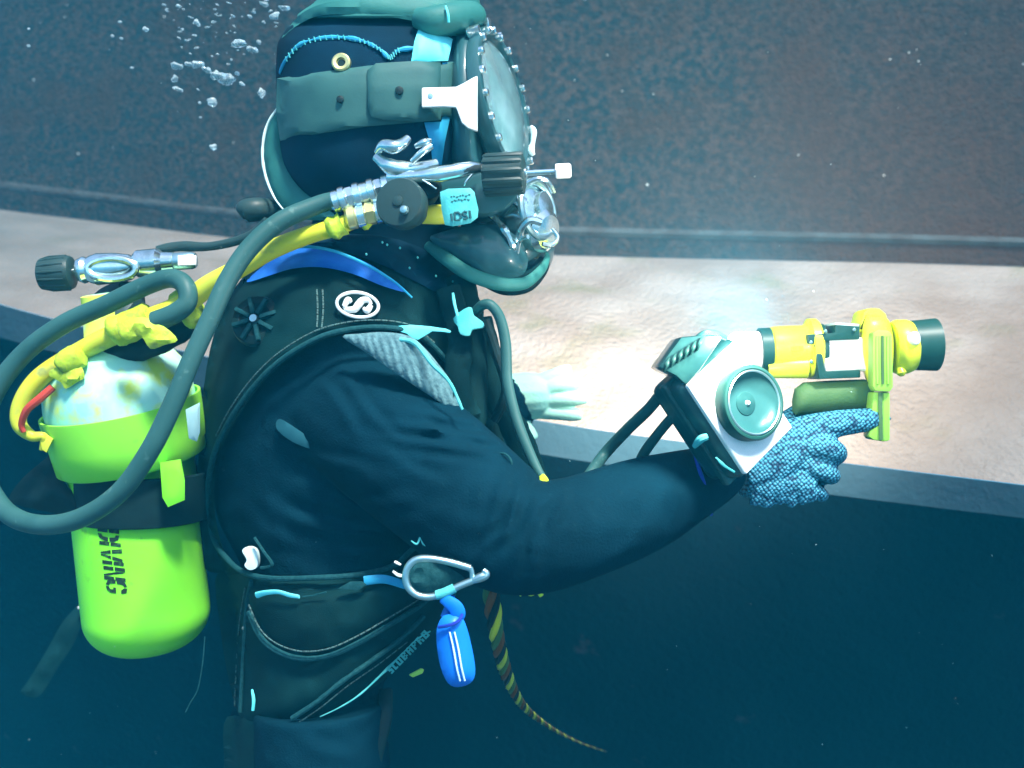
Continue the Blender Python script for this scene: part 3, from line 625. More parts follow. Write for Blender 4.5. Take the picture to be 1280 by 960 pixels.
# regulator
ra = Vector((.80, -.58, .12))
rg = obj('regulator', lathe(P(668, 262, -.07), ra, [(-.03, .028), (-.02, .036), (0, .038), (.008, .036), (.012, .030), (.013, .02), (.019, .018), (.021, .001)], 32), M['chrome'], hel, ang=30)
obj('regulator_cover', lathe(P(676, 288, -.075), (.75, -.6, -.25), [(-.03, .018), (-.01, .027), (.006, .026), (.012, .02), (.014, .001)], 28), M['chrome'], rg)
obj('regulator_ring', tube_w([P(672, 262, -.095)+(frame(ra)[0]*math.cos(a)+frame(ra)[1]*math.sin(a))*.033 for a in [2*math.pi*k/28 for k in range(28)]], [.004]*28, 8, closed=True), M['steel'], rg)
for pts, r in (([(655, 232, -.12), (670, 224, -.13), (684, 226, -.125), (692, 240, -.11)], 3.5), ([(648, 300, -.115), (652, 285, -.13), (662, 275, -.135), (676, 278, -.13)], 5), ([(690, 286, -.10), (697, 297, -.10), (690, 306, -.105), (678, 305, -.11)], 3),
               ([(646, 318, -.11), (650, 300, -.12), (660, 296, -.13)], 2.6)):
    obj('regulator_bar', tube(pts, r, seg=8, jitter=.1), M['chrome'], rg)
obj('wire_guard', tube([(604, 262, -.10, 4), (618, 272, -.115, 5), (632, 290, -.12, 5), (641, 308, -.115, 4.5), (645, 322, -.105, 3)], seg=8, jitter=.6), M['chrome'], hel)
obj('pipe', tube([(608, 246, -.09, 6), (622, 252, -.1, 7), (640, 250, -.11, 8), (656, 256, -.11, 8)], seg=10, jitter=.3), M['chrome'], hel)
# side block with valves
sb = obj('side_block', prism([(545, 222), (600, 214), (640, 222), (648, 244), (630, 262), (606, 268), (570, 262), (548, 250)], -.135, -.06, .005), M['shell'], hel)
for pts, nm in (([(472, 190, -.15, 5), (480, 182, -.16, 8), (492, 184, -.165, 9), (503, 180, -.16, 7), (510, 173, -.155, 5)], 'valve_wing'), ([(470, 196, -.15, 6), (485, 207, -.155, 10), (505, 212, -.155, 11), (525, 210, -.15, 9), (545, 205, -.14, 7)], 'valve_body'),
                ([(515, 202, -.165, 4), (528, 190, -.17, 4.5), (538, 183, -.165, 5)], 'valve_wing'), ([(520, 183, -.16, 3.5), (530, 178, -.165, 4.5), (538, 176, -.16, 3)], 'valve_wing'),
                ([(486, 222, -.15, 8), (520, 221, -.16, 9), (560, 216, -.165, 10.5), (585, 211, -.16, 9), (602, 210, -.15, 6)], 'manifold'), ([(590, 218, -.168, 1.4), (583, 226, -.17, 1.4), (580, 232, -.168, 1.2)], 'pin'), ([(528, 225, -.168, 1.6), (538, 231, -.17, 1.4), (545, 236, -.168, 1.2)], 'pin')):
    obj(nm, tube(pts, seg=12, jitter=.12), M['chrome'], sb)
# corrugated chrome elbow running back to the hoses
for k in range(9):
    t = k/8; x = 420+(492-420)*t; y = 252+(232-252)*t
    obj('coupling', lathe(P(x, y, -.14), (.96, 0, .27), [(-.006, .0085), (-.003, .0125+.002*(k % 2)), (.003, .0125+.002*(k % 2)), (.006, .0085)], 6 if k in (2, 6) else 18), M['chrome'], sb, ang=25)
for k in range(5):
    t = k/4; x = 440+(486-440)*t; y = 272+(262-272)*t
    obj('coupling', lathe(P(x, y, -.14), (.96, 0, .2), [(-.007, .009), (-.004, .0135), (.004, .0135), (.007, .009)], 6 if k == 2 else 16), M['chrome' if k % 2 else 'brass'], sb, ang=25)
kb = obj('round_knob', lathe(P(505, 257, -.165), (-.25, -.95, .1), [(-.03, .017), (-.012, .022), (-.004, .027), (.012, .028), (.017, .026), (.019, .012), (.019, .006), (.021, .0055), (.022, .001)], 36), M['knob'], sb)
obj('knob_pin', lathe(P(505, 262, -.19), (-.25, -.95, .1), [(-.002, .005), (.002, .004), (.003, .001)], 12), M['steel'], kb)
tg = obj('name_plate', drape([(550, 240), (560, 236), (588, 235), (593, 240), (598, 262), (597, 272), (588, 279), (566, 283), (556, 281), (552, 262)], lambda x, y: -.172, .006, .003, 2, 6, 0), M['cyan_dull'], sb)
def seg_letters(paths, m, name, parent, r=.0008):
    g = G()
    for p in paths: g.join(tube_w([Vector(q) for q in p], [r]*len(p), 6))
    return obj(name, g, m, parent)
def tp(u, v): return P(556+u*34+v*3.5, 241+v*36-u*3.5, -.1755)
lp = []
D_ = [(.28, .72), (.28, .98), (.42, .98), (.5, .9), (.5, .8), (.42, .72), (.28, .72)]
S_ = [(.74, .75), (.66, .71), (.58, .76), (.6, .84), (.7, .87), (.74, .93), (.66, .98), (.58, .95)]
I_ = [(.84, .7), (.85, .97)]
for q in (D_, S_, I_): lp.append([tp(a, b) for a, b in q])
lp.append([tp(.16, .74), tp(.17, .99)])
seg_letters(lp, M['shell'], 'lettering', tg, .0013)
random.seed(4)
lp = []
for row in (.16, .3):
    u = .2
    while u < .85:
        w = random.uniform(.03, .07); lp.append([tp(u, row+random.uniform(-.03, .03)), tp(u+w, row+random.uniform(-.05, .05)), tp(u+w+.02, row)]); u += w+.06
seg_letters(lp, M['shell'], 'small_print', tg, .0005)
fk = Vector((.99, -.12, .03)); c0 = P(604, 219, -.165)
prof = [(0, .016), (.002, .0215), (.044, .0215), (.046, .017)]
g = lathe(c0, fk, prof, 32)
fkn = obj('fluted_knob', g, M['knob'], sb)
uu, vv2, _ = frame(fk)
for k in range(12):
    an = 2*math.pi*k/12
    obj('flute', tube_w([c0+fk*t+(uu*math.cos(an)+vv2*math.sin(an))*.0205 for t in (.001, .004, .042, .045)], [.002, .0036, .0036, .002], 8), M['knob'], fkn)
obj('spindle', lathe(c0+fk*.045, fk, [(0, .006), (.003, .006), (.004, .003), (.034, .003), (.036, .0045)], 14), M['chrome'], sb)
obj('spindle_nut', lathe(c0+fk*.080, fk, [(0, .0075), (.001, .0085), (.015, .0085), (.017, .007)], 6), M['white'], sb)
obj('dark_boss', lathe(P(535, 232, -.15), (.3, -.9, .3), [(-.02, .016), (0, .016), (.003, .012)], 24), M['rubber'], sb)
obj('inlet_pipe', tube([(528, 268, -.13, 12), (545, 268, -.13, 12.5), (560, 268, -.12, 12)], seg=16), M['yhose'], sb)
for (x, y) in ((478, 303), (458, 318), (500, 310), (522, 322), (545, 345), (555, 330), (566, 352), (484, 306), (512, 335)):
    obj('bead', lathe(P(x, y, VD(x, max(y, 340))-.05), (0, -1, .4), [(-.002, .0006), (0, .0014), (.002, .0008)], 6), M['cyan_dull'], hel)

# ------------------------------------------------------------------ umbilical hoses
def single(name, g, m, label, cat, group=None, **k):
    o = obj(name, g, M[m] if isinstance(m, str) else m, None, **k); o['label'] = label; o['category'] = cat
    if group: o['group'] = group
    return o
single('air_hose', tube([(420, 250, -.14, 11), (398, 256, -.14, 11.5), (350, 277, -.15, 12), (312, 310, -.16, 12), (285, 350, -.17, 12), (262, 400, -.18, 12), (240, 448, -.185, 12), (216, 505, -.19, 12.5), (188, 562, -.19, 12.5), (150, 615, -.18, 12.5), (100, 648, -.16, 12.5), (50, 656, -.13, 12.5), (8, 640, -.10, 12.5),
      (-20, 595, -.07, 12.5), (-24, 540, -.06, 12.5), (-5, 487, -.06, 12.5), (32, 440, -.06, 12), (80, 405, -.07, 12), (135, 380, -.08, 12), (185, 356, -.09, 12), (215, 348, -.10, 12), (232, 358, -.11, 12), (234, 378, -.115, 12), (218, 392, -.115, 12.5), (194, 402, -.11, 13)], seg=18, n=8), 'hose',
      'thick grey green breathing hose looping out past the left edge of the picture', 'hose')
yh = single('yellow_hose', tube([(488, 262, -.135, 10), (455, 270, -.135, 11), (420, 284, -.135, 11), (385, 294, -.13, 11.5), (340, 312, -.12, 12), (300, 335, -.11, 12), (262, 356, -.10, 13), (225, 383, -.09, 14), (180, 402, -.08, 14), (130, 424, -.07, 13), (85, 448, -.06, 12), (48, 474, -.06, 12), (27, 504, -.06, 11), (24, 530, -.06, 9.5), (40, 545, -.06, 7), (54, 546, -.06, 5), (52, 562, -.055, 3)], seg=18), 'yhose',
      'yellow umbilical hose running from the helmet down over the tank', 'hose')
for (x, y, w, r, a) in ((168, 405, 24, 19, 0), (150, 412, 12, 20, 0), (232, 378, 15, 19, 0), (240, 392, 12, 18, 0), (88, 450, 16, 16, 0), (420, 284, 10, 14, 0), (455, 271, 8, 14, 0)):
    ax = Vector((.88, 0, .47)); q = P(x, y, -.08 if x < 300 else -.135)
    g = lathe(q, ax, [(-w/1000, r*.62/1000), (-w*.8/1000, r*.9/1000), (-w*.3/1000, r/1000), (w*.3/1000, r*.93/1000), (w*.85/1000, r*.9/1000), (w/1000, r*.6/1000)], 20)
    g.v = [v+(v-q).normalized()*(.002*noise.noise(v*90)+.0009*math.sin((v-q).dot(ax.normalized())*1600)) for v in g.v]
    obj('tape_wrap', g, M['ytape'], yh, ang=50)
obj('tape_end', drape([(150, 405), (178, 396), (205, 408), (222, 425), (206, 431), (188, 436), (176, 420), (160, 425), (148, 418)], lambda x, y: -.12, .006, .004, 4, 6, 3, .006, .08, 2), M['ytape'], yh)
obj('tape_end', drape([(64, 462), (80, 456), (96, 450), (106, 470), (96, 478), (82, 486), (76, 478), (62, 470)], lambda x, y: -.085, .006, .004, 4, 6, 3, .006, .08, 5), M['ytape'], yh)
obj('tape_tail', prism([(54, 540), (66, 549), (58, 566), (52, 562), (50, 550)], -.062, -.058, .001), M['yhose'], yh)
obj('red_line', tube([(66, 484, -.075, 5), (50, 498, -.078, 5.5), (34, 512, -.078, 5), (27, 530, -.072, 4), (30, 540, -.07, 3)], seg=10), M['red'], yh)
single('bundled_hose', tube([(240, 408, -.06, 12), (205, 424, -.06, 16), (165, 438, -.05, 17), (125, 450, -.04, 14), (90, 466, -.04, 10), (60, 470, -.05, 7)], seg=16, jitter=.25), 'rubber', 'black hose bundled beneath the yellow hose above the tank top', 'hose')
single('whip_hose', tube([(196, 312, .02, 5), (225, 308, .02, 6), (262, 308, .01, 6), (300, 300, .0, 6), (320, 290, -.01, 6), (334, 276, -.02, 6)], seg=12, jitter=.15), 'knob', 'thin dark hose from the silver regulator toward the back of the helmet', 'hose')
bl = single('rubber_bulb', tube([(300, 268, .0, 8), (306, 264, .0, 14), (320, 262, .0, 15), (338, 262, .01, 13), (352, 262, .02, 8)], seg=18), 'knob', 'dark rubber bulb fitting behind the neck flap', 'fitting')
obj('bulb_pin', lathe(P(331, 284, -.04), (.6, -.7, .3), [(-.002, .003), (.003, .003), (.004, .001)], 10), M['offwhite'], bl)

# ------------------------------------------------------------------ first stage / pneumo valve
fs = thing('tank_regulator', 'silver tank regulator with a black hand knob on its left end', 'regulator', P(160, 340, .0))
ax = Vector((1, 0, .06)).normalized()
def fx(x, y, prof, m, nm, seg=28, axis=ax, d=.0, ang=35): return obj(nm, lathe(P(x, y, d), axis, [(t/1000, r/1000) for t, r in prof], seg), M[m], fs, ang=ang)
kn = fx(50, 343, [(0, 15), (2, 19), (14, 21), (34, 22), (40, 20), (42, 14)], 'knob', 'hand_knob')
for k in range(14):
    an = 2*math.pi*k/14; a1, b1, _ = frame(ax); c_ = P(50, 343, 0)
    obj('grip_ridge', tube_w([c_+ax*t+(a1*math.cos(an)+b1*math.sin(an))*r for t, r in ((.003, .0185), (.014, .0208), (.036, .0215))], [.0012, .0018, .0012], 6), M['knob'], kn)
fx(90, 339, [(0, 4), (8, 4)], 'chrome', 'spindle', 12)
fx(95, 338, [(0, 8), (3, 14), (10, 17), (15, 15), (18, 17), (28, 20), (50, 19), (68, 16), (72, 13)], 'chrome', 'valve_body')
yk = obj('yoke', tube_w([P(140+30*math.cos(a), 336-13*math.sin(a), -.018) for a in [2*math.pi*k/30 for k in range(30)]], [.0045]*30, 10, closed=True), M['chrome'], fs)
fx(168, 330, [(0, 13), (4, 17), (30, 18), (36, 13), (50, 12)], 'chrome', 'first_stage')
fx(214, 327, [(0, 10), (2, 11), (26, 11), (31, 9)], 'steel', 'port_plug')
obj('white_band', prism([(222, 319), (245, 319), (245, 331), (222, 332)], -.016, -.011, .0008), M['white'], fs)
fx(118, 352, [(0, 3), (4, 5), (14, 4), (16, 2)], 'brass', 'bleed_screw', 10)
fx(150, 357, [(0, 4), (20, 5), (24, 3)], 'rubber', 'plug', 10)
obj('diaphragm_cover', lathe(P(140, 382, .01), (-.3, -.7, .6), [(-.03, .030), (-.01, .040), (.005, .038), (.012, .028), (.015, .001)], 32), M['knob'], fs)

# ------------------------------------------------------------------ bail-out tank
tank = thing('air_tank', 'bright yellow green bail-out tank strapped to the diver, black lettering down its side', 'tank', P(190, 820, .04))
ta = (P(151, 445, .05)-P(190, 810, .05)).normalized()
R0 = S(77, .05)
base = P(189, 818, .05)
obj('cylinder', lathe(base, ta, [(.055*(1-math.cos(a_)), max(.001, R0*math.sin(a_)**.8)) for a_ in [math.pi/2*k_/16 for k_ in range(17)]]+[(.27, R0)], 72, caps=True), M['tank'], tank, ang=50)
# lettering wrapped on the cylinder, read downward
def on_tank(x, y, lift=.0008):
    p = P(x, y, 0); d = (p).normalized()
    # intersect the view-independent cylinder: nearest surface point in front
    a = ta; m_ = -base; dd = d-a*d.dot(a); mm = m_-a*m_.dot(a)
    A = dd.dot(dd); B = 2*dd.dot(mm); C_ = mm.dot(mm)-(R0+lift)**2; q = B*B-4*A*C_
    return d*((-B-math.sqrt(max(q, 0)))/(2*A))
ST = {'D': [[(0, 0), (.3, 0), (.3, .42), (0, .42)], [(0, .56), (.3, .56), (.3, 1), (0, 1)], [(.42, 0), (.75, .06), (.95, .3), (.95, .42), (.66, .42), (.6, .22), (.42, .16)], [(.42, 1), (.75, .94), (.95, .7), (.95, .56), (.66, .56), (.6, .78), (.42, .84)]],
      'I': [[(.1, 0), (.6, 0), (.6, .42), (.1, .42)], [(.1, .56), (.6, .56), (.6, 1), (.1, 1)]],
      'V': [[(0, 1), (.3, 1), (.42, .56), (.15, .56)], [(.17, .44), (.44, .44), (.5, .18), (.5, 0), (.38, 0)], [(.55, .0), (.62, 0), (.85, .44), (.6, .44)], [(.62, .56), (.88, .56), (1, 1), (.75, 1)]],
      'N': [[(0, 0), (.27, 0), (.27, .42), (0, .42)], [(0, .56), (.27, .56), (.27, 1), (0, 1)], [(.3, 1), (.42, .86), (.7, .16), (.7, 0), (.6, 0), (.34, .6)], [(.73, .0), (1, 0), (1, .42), (.73, .42)], [(.73, .56), (1, .56), (1, 1), (.73, 1)]],
      'G': [[(.4, 0), (.1, .1), (0, .3), (0, .43), (.27, .43), (.32, .2), (.45, .14)], [(.4, 1), (.1, .9), (0, .7), (0, .56), (.27, .56), (.32, .8), (.45, .86)], [(.52, .0), (.8, .05), (.95, .2), (.95, .45), (.55, .45), (.55, .34), (.7, .34), (.7, .2), (.52, .14)], [(.52, 1), (.85, .95), (.95, .7), (.7, .7), (.52, .86)]]}
g = G(); yy = 659
for k_ in ST:
    ST[k_] = [[(u, {.42: .465, .43: .465, .44: .465, .45: .465, .56: .525}.get(v, v)) for u, v in p_] for p_ in ST[k_]]
for ch, w in (('D', 17), ('I', 9), ('V', 17), ('I', 9), ('N', 17), ('G', 18)):
    for poly in ST[ch]:
        pts = []
        for (u, v) in poly:
            y = yy+u*w; xb = 121+(y-655)*.155
            pts.append(on_tank(xb+v*27-u*1.5, y+v*3.5))
        n_ = len(pts); cen = sum(pts, Vector())/n_
        inner = [p-(p-on_tank(640+p.x/p.y*D*1000, 480-p.z/p.y*D*1000, -.001)) for p in pts]
        g.add(pts+inner, [tuple(range(n_))]+[(i, (i+1) % n_, n_+(i+1) % n_, n_+i) for i in range(n_)])
    yy += w-1 if ch != 'G' else w
obj('lettering', g, M['ink'], tank, smooth=False)
g = G()
for (x, y) in ((123, 650), (133, 652)):
    q = on_tank(x, y, .0005); g.join(box(q, (.004, 0, .001), (0, .001, 0), (0, 0, .002)))
obj('lettering', g, M['ink'], tank)
# sleeve: upper ring that sits proud
ub = P(160, 543, .02); ua = (P(150, 470, .02)-P(166, 575, .02)+Vector((0, -.024, 0))).normalized(); RB = S(97, .02)
rings = []
obj('sleeve', lathe(ub-ua*.02, ua, [(-.014, RB*.91), (-.011, RB*.95), (.02, RB*.972), (.058, RB), (.0605, RB*.998), (.0605, RB*.965), (.05, RB*.96)], 72, caps=False), M['boot'], tank, ang=50)
obj('tank_shoulder', lathe(ub-ua*.02, ua, [(.02, RB*.94), (.07, RB*.93), (.10, RB*.88), (.125, RB*.72), (.14, RB*.5), (.15, RB*.25), (.18, RB*.2), (.2, RB*.18)], 64), M['shoulder'], tank, ang=60)
obj('scuff', prism([(98, 577), (108, 579), (118, 583), (124, 588), (112, 586), (101, 582)], -.062, -.058), M['ink'], tank)
sa = ta
obj('cam_strap', lathe(P(178, 622, .045), (sa+Vector((.12, -.06, 0))).normalized(), [(-.026, R0*1.04), (-.024, R0*1.065), (.034, R0*1.085), (.036, R0*1.05)], 64, caps=False), M['rubber'], tank)
obj('cam_strap_buckle', drape([(200, 578), (226, 574), (231, 600), (231, 625), (210, 634), (203, 622)], lambda x, y: -.052, .008, .003, 2, 7, 0), M['tank'], tank)
obj('tab', drape([(232, 512), (250, 503), (250, 540), (246, 552), (236, 548)], lambda x, y: -.082, .006, .003, 2, 6, 0), mat('grey_tab', (.3, .5, .5), .4), tank)
obj('strap_tail', drape([(70, 556), (60, 570), (30, 596), (12, 620), (18, 630), (60, 640), (110, 650), (160, 652), (110, 630), (80, 600)], lambda x, y: .03-.0004*x, .012, .006, 6, 8, 4, .008, .03, 6), M['rubber'], tank)
obj('lift_post', tube([(206, 436, .02, 3), (214, 460, .0, 3), (224, 490, -.03, 3)], seg=8), M['rubber'], tank)
obj('boot_tab', drape([(217, 486), (226, 460), (232, 452), (229, 475), (220, 492)], lambda x, y: -.05, .004, .002, 2, 6, 0), M['yhose'], tank)
single('trailing_strap', drape([(112, 742), (98, 756), (78, 778), (60, 810), (36, 850), (26, 866), (44, 872), (56, 862), (72, 835), (92, 805), (104, 775), (118, 752)], lambda x, y: .70, .02, .008, 6, 8, 4, .01, .03, 6), 'vest', 'dim dark strap trailing in the water below and left of the tank', 'strap')
single('loose_cord', tube([(256, 796, -.05, .7), (253, 830, -.05, .8), (247, 862, -.05, .7), (238, 878, -.05, .8), (232, 890, -.05, .7)], seg=6, n=6), 'vest_light', 'thin loose cord hanging from the bottom of the tank', 'cord')
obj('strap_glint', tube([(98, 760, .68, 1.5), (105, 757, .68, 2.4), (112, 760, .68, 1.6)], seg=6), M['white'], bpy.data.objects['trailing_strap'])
# ------------------------------------------------------------------ lamp held over the wrist
ln = Vector((.45, -.88, .10)).normalized(); LA = P(858, 482, -.215)
lv = Vector((76, 26, -110)).normalized(); lu = ln.cross(lv).normalized()
if lu.z < 0: lu = -lu
LV, LU = .119, .085
lc = LA+lu*LU/2+lv*LV/2
lamp = thing('dive_lamp', 'square dive lamp with white face and round reflector above the blue glove', 'lamp', lc-ln*.05)
obj('housing', box(lc-ln*.034, lu*(LU/2+.006), lv*(LV/2+.005), ln*.030, .014, 4), M['lampbox'], lamp)
obj('housing_rib', box(lc-ln*.030, lu*(LU/2+.009), lv*(LV/2+.008), ln*.006, .004, 3), M['lampbox'], lamp)
fp = obj('face_plate', box(lc-ln*.001, lu*(LU/2), lv*(LV/2), ln*.004, .003, 3), M['white'], lamp)
rc = lc+lv*.000+lu*.006
bz = obj('bezel', lathe(rc, ln, [(.002, .0410), (.016, .0410), (.0185, .0395), (.019, .0370), (.0165, .0352)], 56, caps=False), M['dkgreen'], lamp)
obj('reflector', lathe(rc, ln, [(.0168, .0355), (.013, .034), (.008, .029), (.004, .021), (.0035, .012), (.0034, .001)], 56, caps=False), M['reflector'], lamp, ang=60)
obj('retaining_ring', tube_w([rc+ln*.0180+(frame(ln)[0]*math.cos(a)+frame(ln)[1]*math.sin(a))*.0342 for a in [2*math.pi*k/48 for k in range(48)]], [.0013]*48, 6, closed=True), M['steel'], bz)
obj('lens_element', lathe(rc, ln, [(.0035, .013), (.0045, .0125), (.0052, .008), (.0054, .001)], 28), M['lampbox'], lamp)
obj('bulb', lathe(rc+ln*.005+lu*.001, ln, [(0, .003), (.003, .002), (.004, .0005)], 10), M['white'], lamp)  # white dot modelled as the small glint in the dark lens
cl = obj('cable_clamp', prism([(823, 459), (851, 421), (876, 419), (905, 420), (876, 462), (858, 482), (845, 470)], -.215, -.14, .004), M['lampbox'], lamp)
for k in range(6):
    x = 833+k*8.2; y = 459-k*5.2
    obj('ridge', tube([(x-3, y+5, -.217, 1.8), (x, y-3, -.221, 2.8), (x+4, y-11, -.217, 1.8)], seg=8), M['dkgreen'], cl)
obj('hinge_bar', tube([(868, 425, -.205, 3), (880, 417, -.205, 4), (895, 417, -.203, 4), (908, 423, -.20, 3)], seg=8), M['lampbox'], lamp)
obj('clamp_screw', tube([(868, 558, -.205, 3), (876, 549, -.215, 5), (884, 546, -.215, 4)], seg=8, jitter=.5), M['cyan_dull'], lamp)
obj('edge_scuff', tube([(895, 572, -.20, 1.2), (905, 582, -.195, 1.8), (918, 590, -.19, 1.4)], seg=6, jitter=.6), M['cyan_dull'], lamp)
for pts, nm in (([(832, 484, -.17), (812, 510, -.13), (785, 536, -.09), (757, 566, -.06), (738, 592, -.085), (722, 615, -.1), (700, 632, -.12)], 'long'), ([(846, 515, -.17), (826, 538, -.13), (806, 565, -.10), (795, 588, -.08), (782, 615, -.1), (766, 636, -.12)], 'short')):
    single('lamp_cable', tube(pts, 7.5 if nm == 'long' else 6.5, seg=12), 'hose', 'upper longer lamp cable running down behind the forearm' if nm == 'long' else 'lower shorter lamp cable beside the longer one, nearer the wrist', 'cable', 'cables of the dive lamp')

em_ = bpy.data.materials.new('lit_led'); em_.use_nodes = True; e_ = em_.node_tree.nodes['Principled BSDF']
e_.inputs['Base Color'].default_value = (.9, .9, .85, 1); e_.inputs['Emission Color'].default_value = (1, .97, .88, 1); e_.inputs['Emission Strength'].default_value = 5
obj('led_strip', prism([(914, 423), (921, 415), (944, 416), (950, 424), (946, 440), (926, 438)], -.085, -.06, .004, smooth_n=2), em_, lamp)
pl_ = bpy.data.lights.new('led_or_fill_light', 'SPOT'); pl_.energy = 95; pl_.color = (1, .90, .78); pl_.shadow_soft_size = .02; pl_.spot_size = math.radians(105); pl_.spot_blend = 1.0
plo = bpy.data.objects.new('led_or_fill_light', pl_); COL.objects.link(plo); q_ = P(930, 402, .01)
plo.rotation_euler = (q_-P(835, 385, .9)).to_track_quat('Z', 'Y').to_euler(); plo.location = q_-lamp.location; plo.parent = lamp
wl_ = bpy.data.lights.new('led_or_fill_light', 'POINT'); wl_.energy = 2.6; wl_.color = (1, .95, .85); wl_.shadow_soft_size = .02  # added fill in front of the lamp, overexposes its face and the barrel
wlo = bpy.data.objects.new('led_or_fill_light', wl_); COL.objects.link(wlo); wlo.location = P(950, 396, -.27)-lamp.location; wlo.parent = lamp
# ------------------------------------------------------------------ yellow probe / camera
cm = thing('underwater_camera', 'yellow pistol grip underwater camera with black lens hood held by the blue glove', 'camera', P(1060, 440, .0))
ca = Vector((1, 0.0, .035)).normalized(); DC = .0
def cx_(x, y, prof, m, nm, seg=36, par=cm, d=DC, ang=35): return obj(nm, lathe(P(x, y, d), ca, [(t/1000, r/1000) for t, r in prof], seg), M[m], par, ang=ang)
cx_(922, 440, [(0, 16), (3, 22), (14, 25), (36, 25)], 'white', 'rear_cap')  # white colour carries the lamp's glare on this end
cx_(948, 438, [(0, 25), (1, 28), (14, 28), (15, 25)], 'dkgreen', 'rear_band')
b1 = cx_(962, 437, [(0, 25), (2, 28), (8, 29), (42, 29), (45, 31), (48, 37), (57, 37), (60, 34)], 'ybody', 'rear_barrel')
obj('lower_tube', tube([(960, 462, -.012, 11), (985, 460, -.014, 13), (1008, 459, -.014, 14)], seg=16), M['ybody'], cm)
obj('printed_mark', prism([(990, 433), (1004, 432), (1004, 438), (990, 439)], -.0305, -.027), mat('ochre_print', (.6, .4, .03), .5), cm)
for x_, y_ in ((1014, 428), (1014, 452), (1032, 414), (1068, 412)): obj('screw', lathe(P(x_, y_, -.037), (0, -1, 0), [(-.003, .002), (0, .0022), (.0006, .0014)], 8), M['steel'], cm)
cx_(1020, 437, [(0, 30), (4, 32), (8, 32), (9, 26)], 'dkgreen', 'clamp_band')
obj('battery_case', box(P(1052, 444, -.006), ca*.029, (0, .024, 0), (0, 0, .021), .006, 3), M['white'], cm)
obj('top_frame', prism([(1009, 418), (1044, 416), (1044, 406), (1075, 407), (1075, 424), (1030, 426), (1026, 430), (1010, 430)], -.034, .02, .002), M['dkgreen'], cm)
obj('frame_rib', prism([(1044, 403), (1074, 405), (1074, 408), (1044, 406)], -.034, .02, .0006), M['offwhite'], cm)
obj('side_frame', prism([(1018, 430), (1026, 430), (1032, 464), (1076, 462), (1076, 472), (1024, 474)], -.036, .02, .002), M['dkgreen'], cm)
fl = obj('front_flange', hloft([(395, 1082., 1102., .02), (402, 1077., 1112., .034), (430, 1074., 1118., .040), (462, 1078., 1116., .036), (478, 1084., 1108., .028)], DC, 32, 3, 4), M['ybody'], cm)
obj('top_lug', prism([(1073, 415), (1080, 389), (1086, 385), (1100, 385), (1108, 392), (1112, 404), (1108, 414), (1090, 412), (1084, 402), (1077, 416)], -.025, .02, .004), M['ybody'], cm)
gl = obj('slide_plate', prism([(1091, 416), (1097, 412), (1112, 413), (1116, 418), (1117, 484), (1113, 490), (1094, 489), (1091, 482)], -.060, -.04, .003), M['ygreen'], cm)
for x in (1096.5, 1103, 1110): obj('groove_rib', tube([(x, 420, -.061, 1.6), (x, 450, -.061, 1.8), (x+.4, 480, -.061, 1.6)], seg=8, n=2), M['ygreen' if x != 1103 else 'olive'], gl)
obj('stem', prism([(1092, 490), (1113, 490), (1113, 551), (1105, 552), (1092, 550), (1086, 546), (1088, 530)], -.052, -.028, .003), M['ygreen'], cm)
obj('stem_rib', prism([(1098, 490), (1103, 490), (1104, 550), (1099, 550)], -.055, -.053, .0008), M['olive'], cm)
cx_(1114, 434, [(0, 31), (6, 34), (18, 34), (26, 31), (30, 27)], 'ybody', 'front_barrel')
cx_(1136, 432, [(0, 28), (2, 31), (20, 32), (33, 33), (34, 30), (24, 27)], 'dkgreen', 'lens_hood')
obj('release_button', lathe(P(1142, 423, -.033), (.5, -.85, .1), [(-.006, .006), (0, .0085), (.004, .008), (.006, .004)], 16), M['white'], cm)
obj('thumb_screw', lathe(P(1126, 463, -.02), (.2, -.3, -1), [(-.004, .004), (.004, .006), (.007, .003)], 12), M['ybody'], cm)
obj('grip', drape([(990, 500), (993, 486), (1004, 478), (1030, 476), (1080, 474), (1092, 478), (1094, 512), (1060, 514), (1020, 517), (995, 519), (990, 514)], lambda x, y: -.015, .04, .016, 6, 6, 0), M['olive'], cm)
obj('catch', prism([(1084, 540), (1094, 538), (1094, 550), (1086, 549)], -.045, -.03, .002), M['dkgreen'], cm)
obj('cable_gland', tube([(905, 452, .0, 6), (915, 446, .0, 10), (926, 441, .0, 14)], seg=14), M['white'], cm)

# ------------------------------------------------------------------ chest whip, carabiner, float tag, rope
cw = single('chest_hose', tube([(596, 388, -.11, 6.5), (604, 381, -.125, 6.5), (614, 382, -.13, 6.5), (625, 398, -.13, 6.8), (632, 430, -.13, 7), (634, 475, -.135, 7), (642, 512, -.14, 7), (655, 550, -.15, 7), (668, 580, -.155, 6.5), (678, 597, -.16, 5)], seg=12), 'hose',
       'thin dark hose arching off the chest and ending in a yellow tip', 'hose')
obj('yellow_tip', prism([(674, 597), (680, 593), (686, 600), (685, 608), (680, 611), (674, 606)], -.185, -.165, .002), M['fleck'], cw)
single('side_hose', tube([(606, 400, -.09, 6), (620, 440, -.09, 6.5), (632, 480, -.1, 6), (628, 505, -.1, 6), (618, 525, -.09, 6)], seg=10), 'rubber', 'short black hose crossing behind the yellow tipped chest hose', 'hose')
single('loop_cord', tube([(618, 568, -.19, 1.4), (630, 567, -.195, 1.5), (638, 574, -.2, 1.5), (639, 584, -.2, 1.5), (634, 594, -.2, 1.4)], seg=6), 'vest_light', 'small loop of dark green cord on the upper sleeve near the chest', 'cord')
DK = -.235
cb = thing('carabiner', 'large silver blue carabiner hanging from the belt', 'carabiner', P(550, 722, DK))
lp = [(588, 710), (560, 702), (535, 698), (519, 700), (510, 709), (507, 722), (511, 735), (522, 744), (538, 746), (556, 741), (575, 732), (590, 726)]
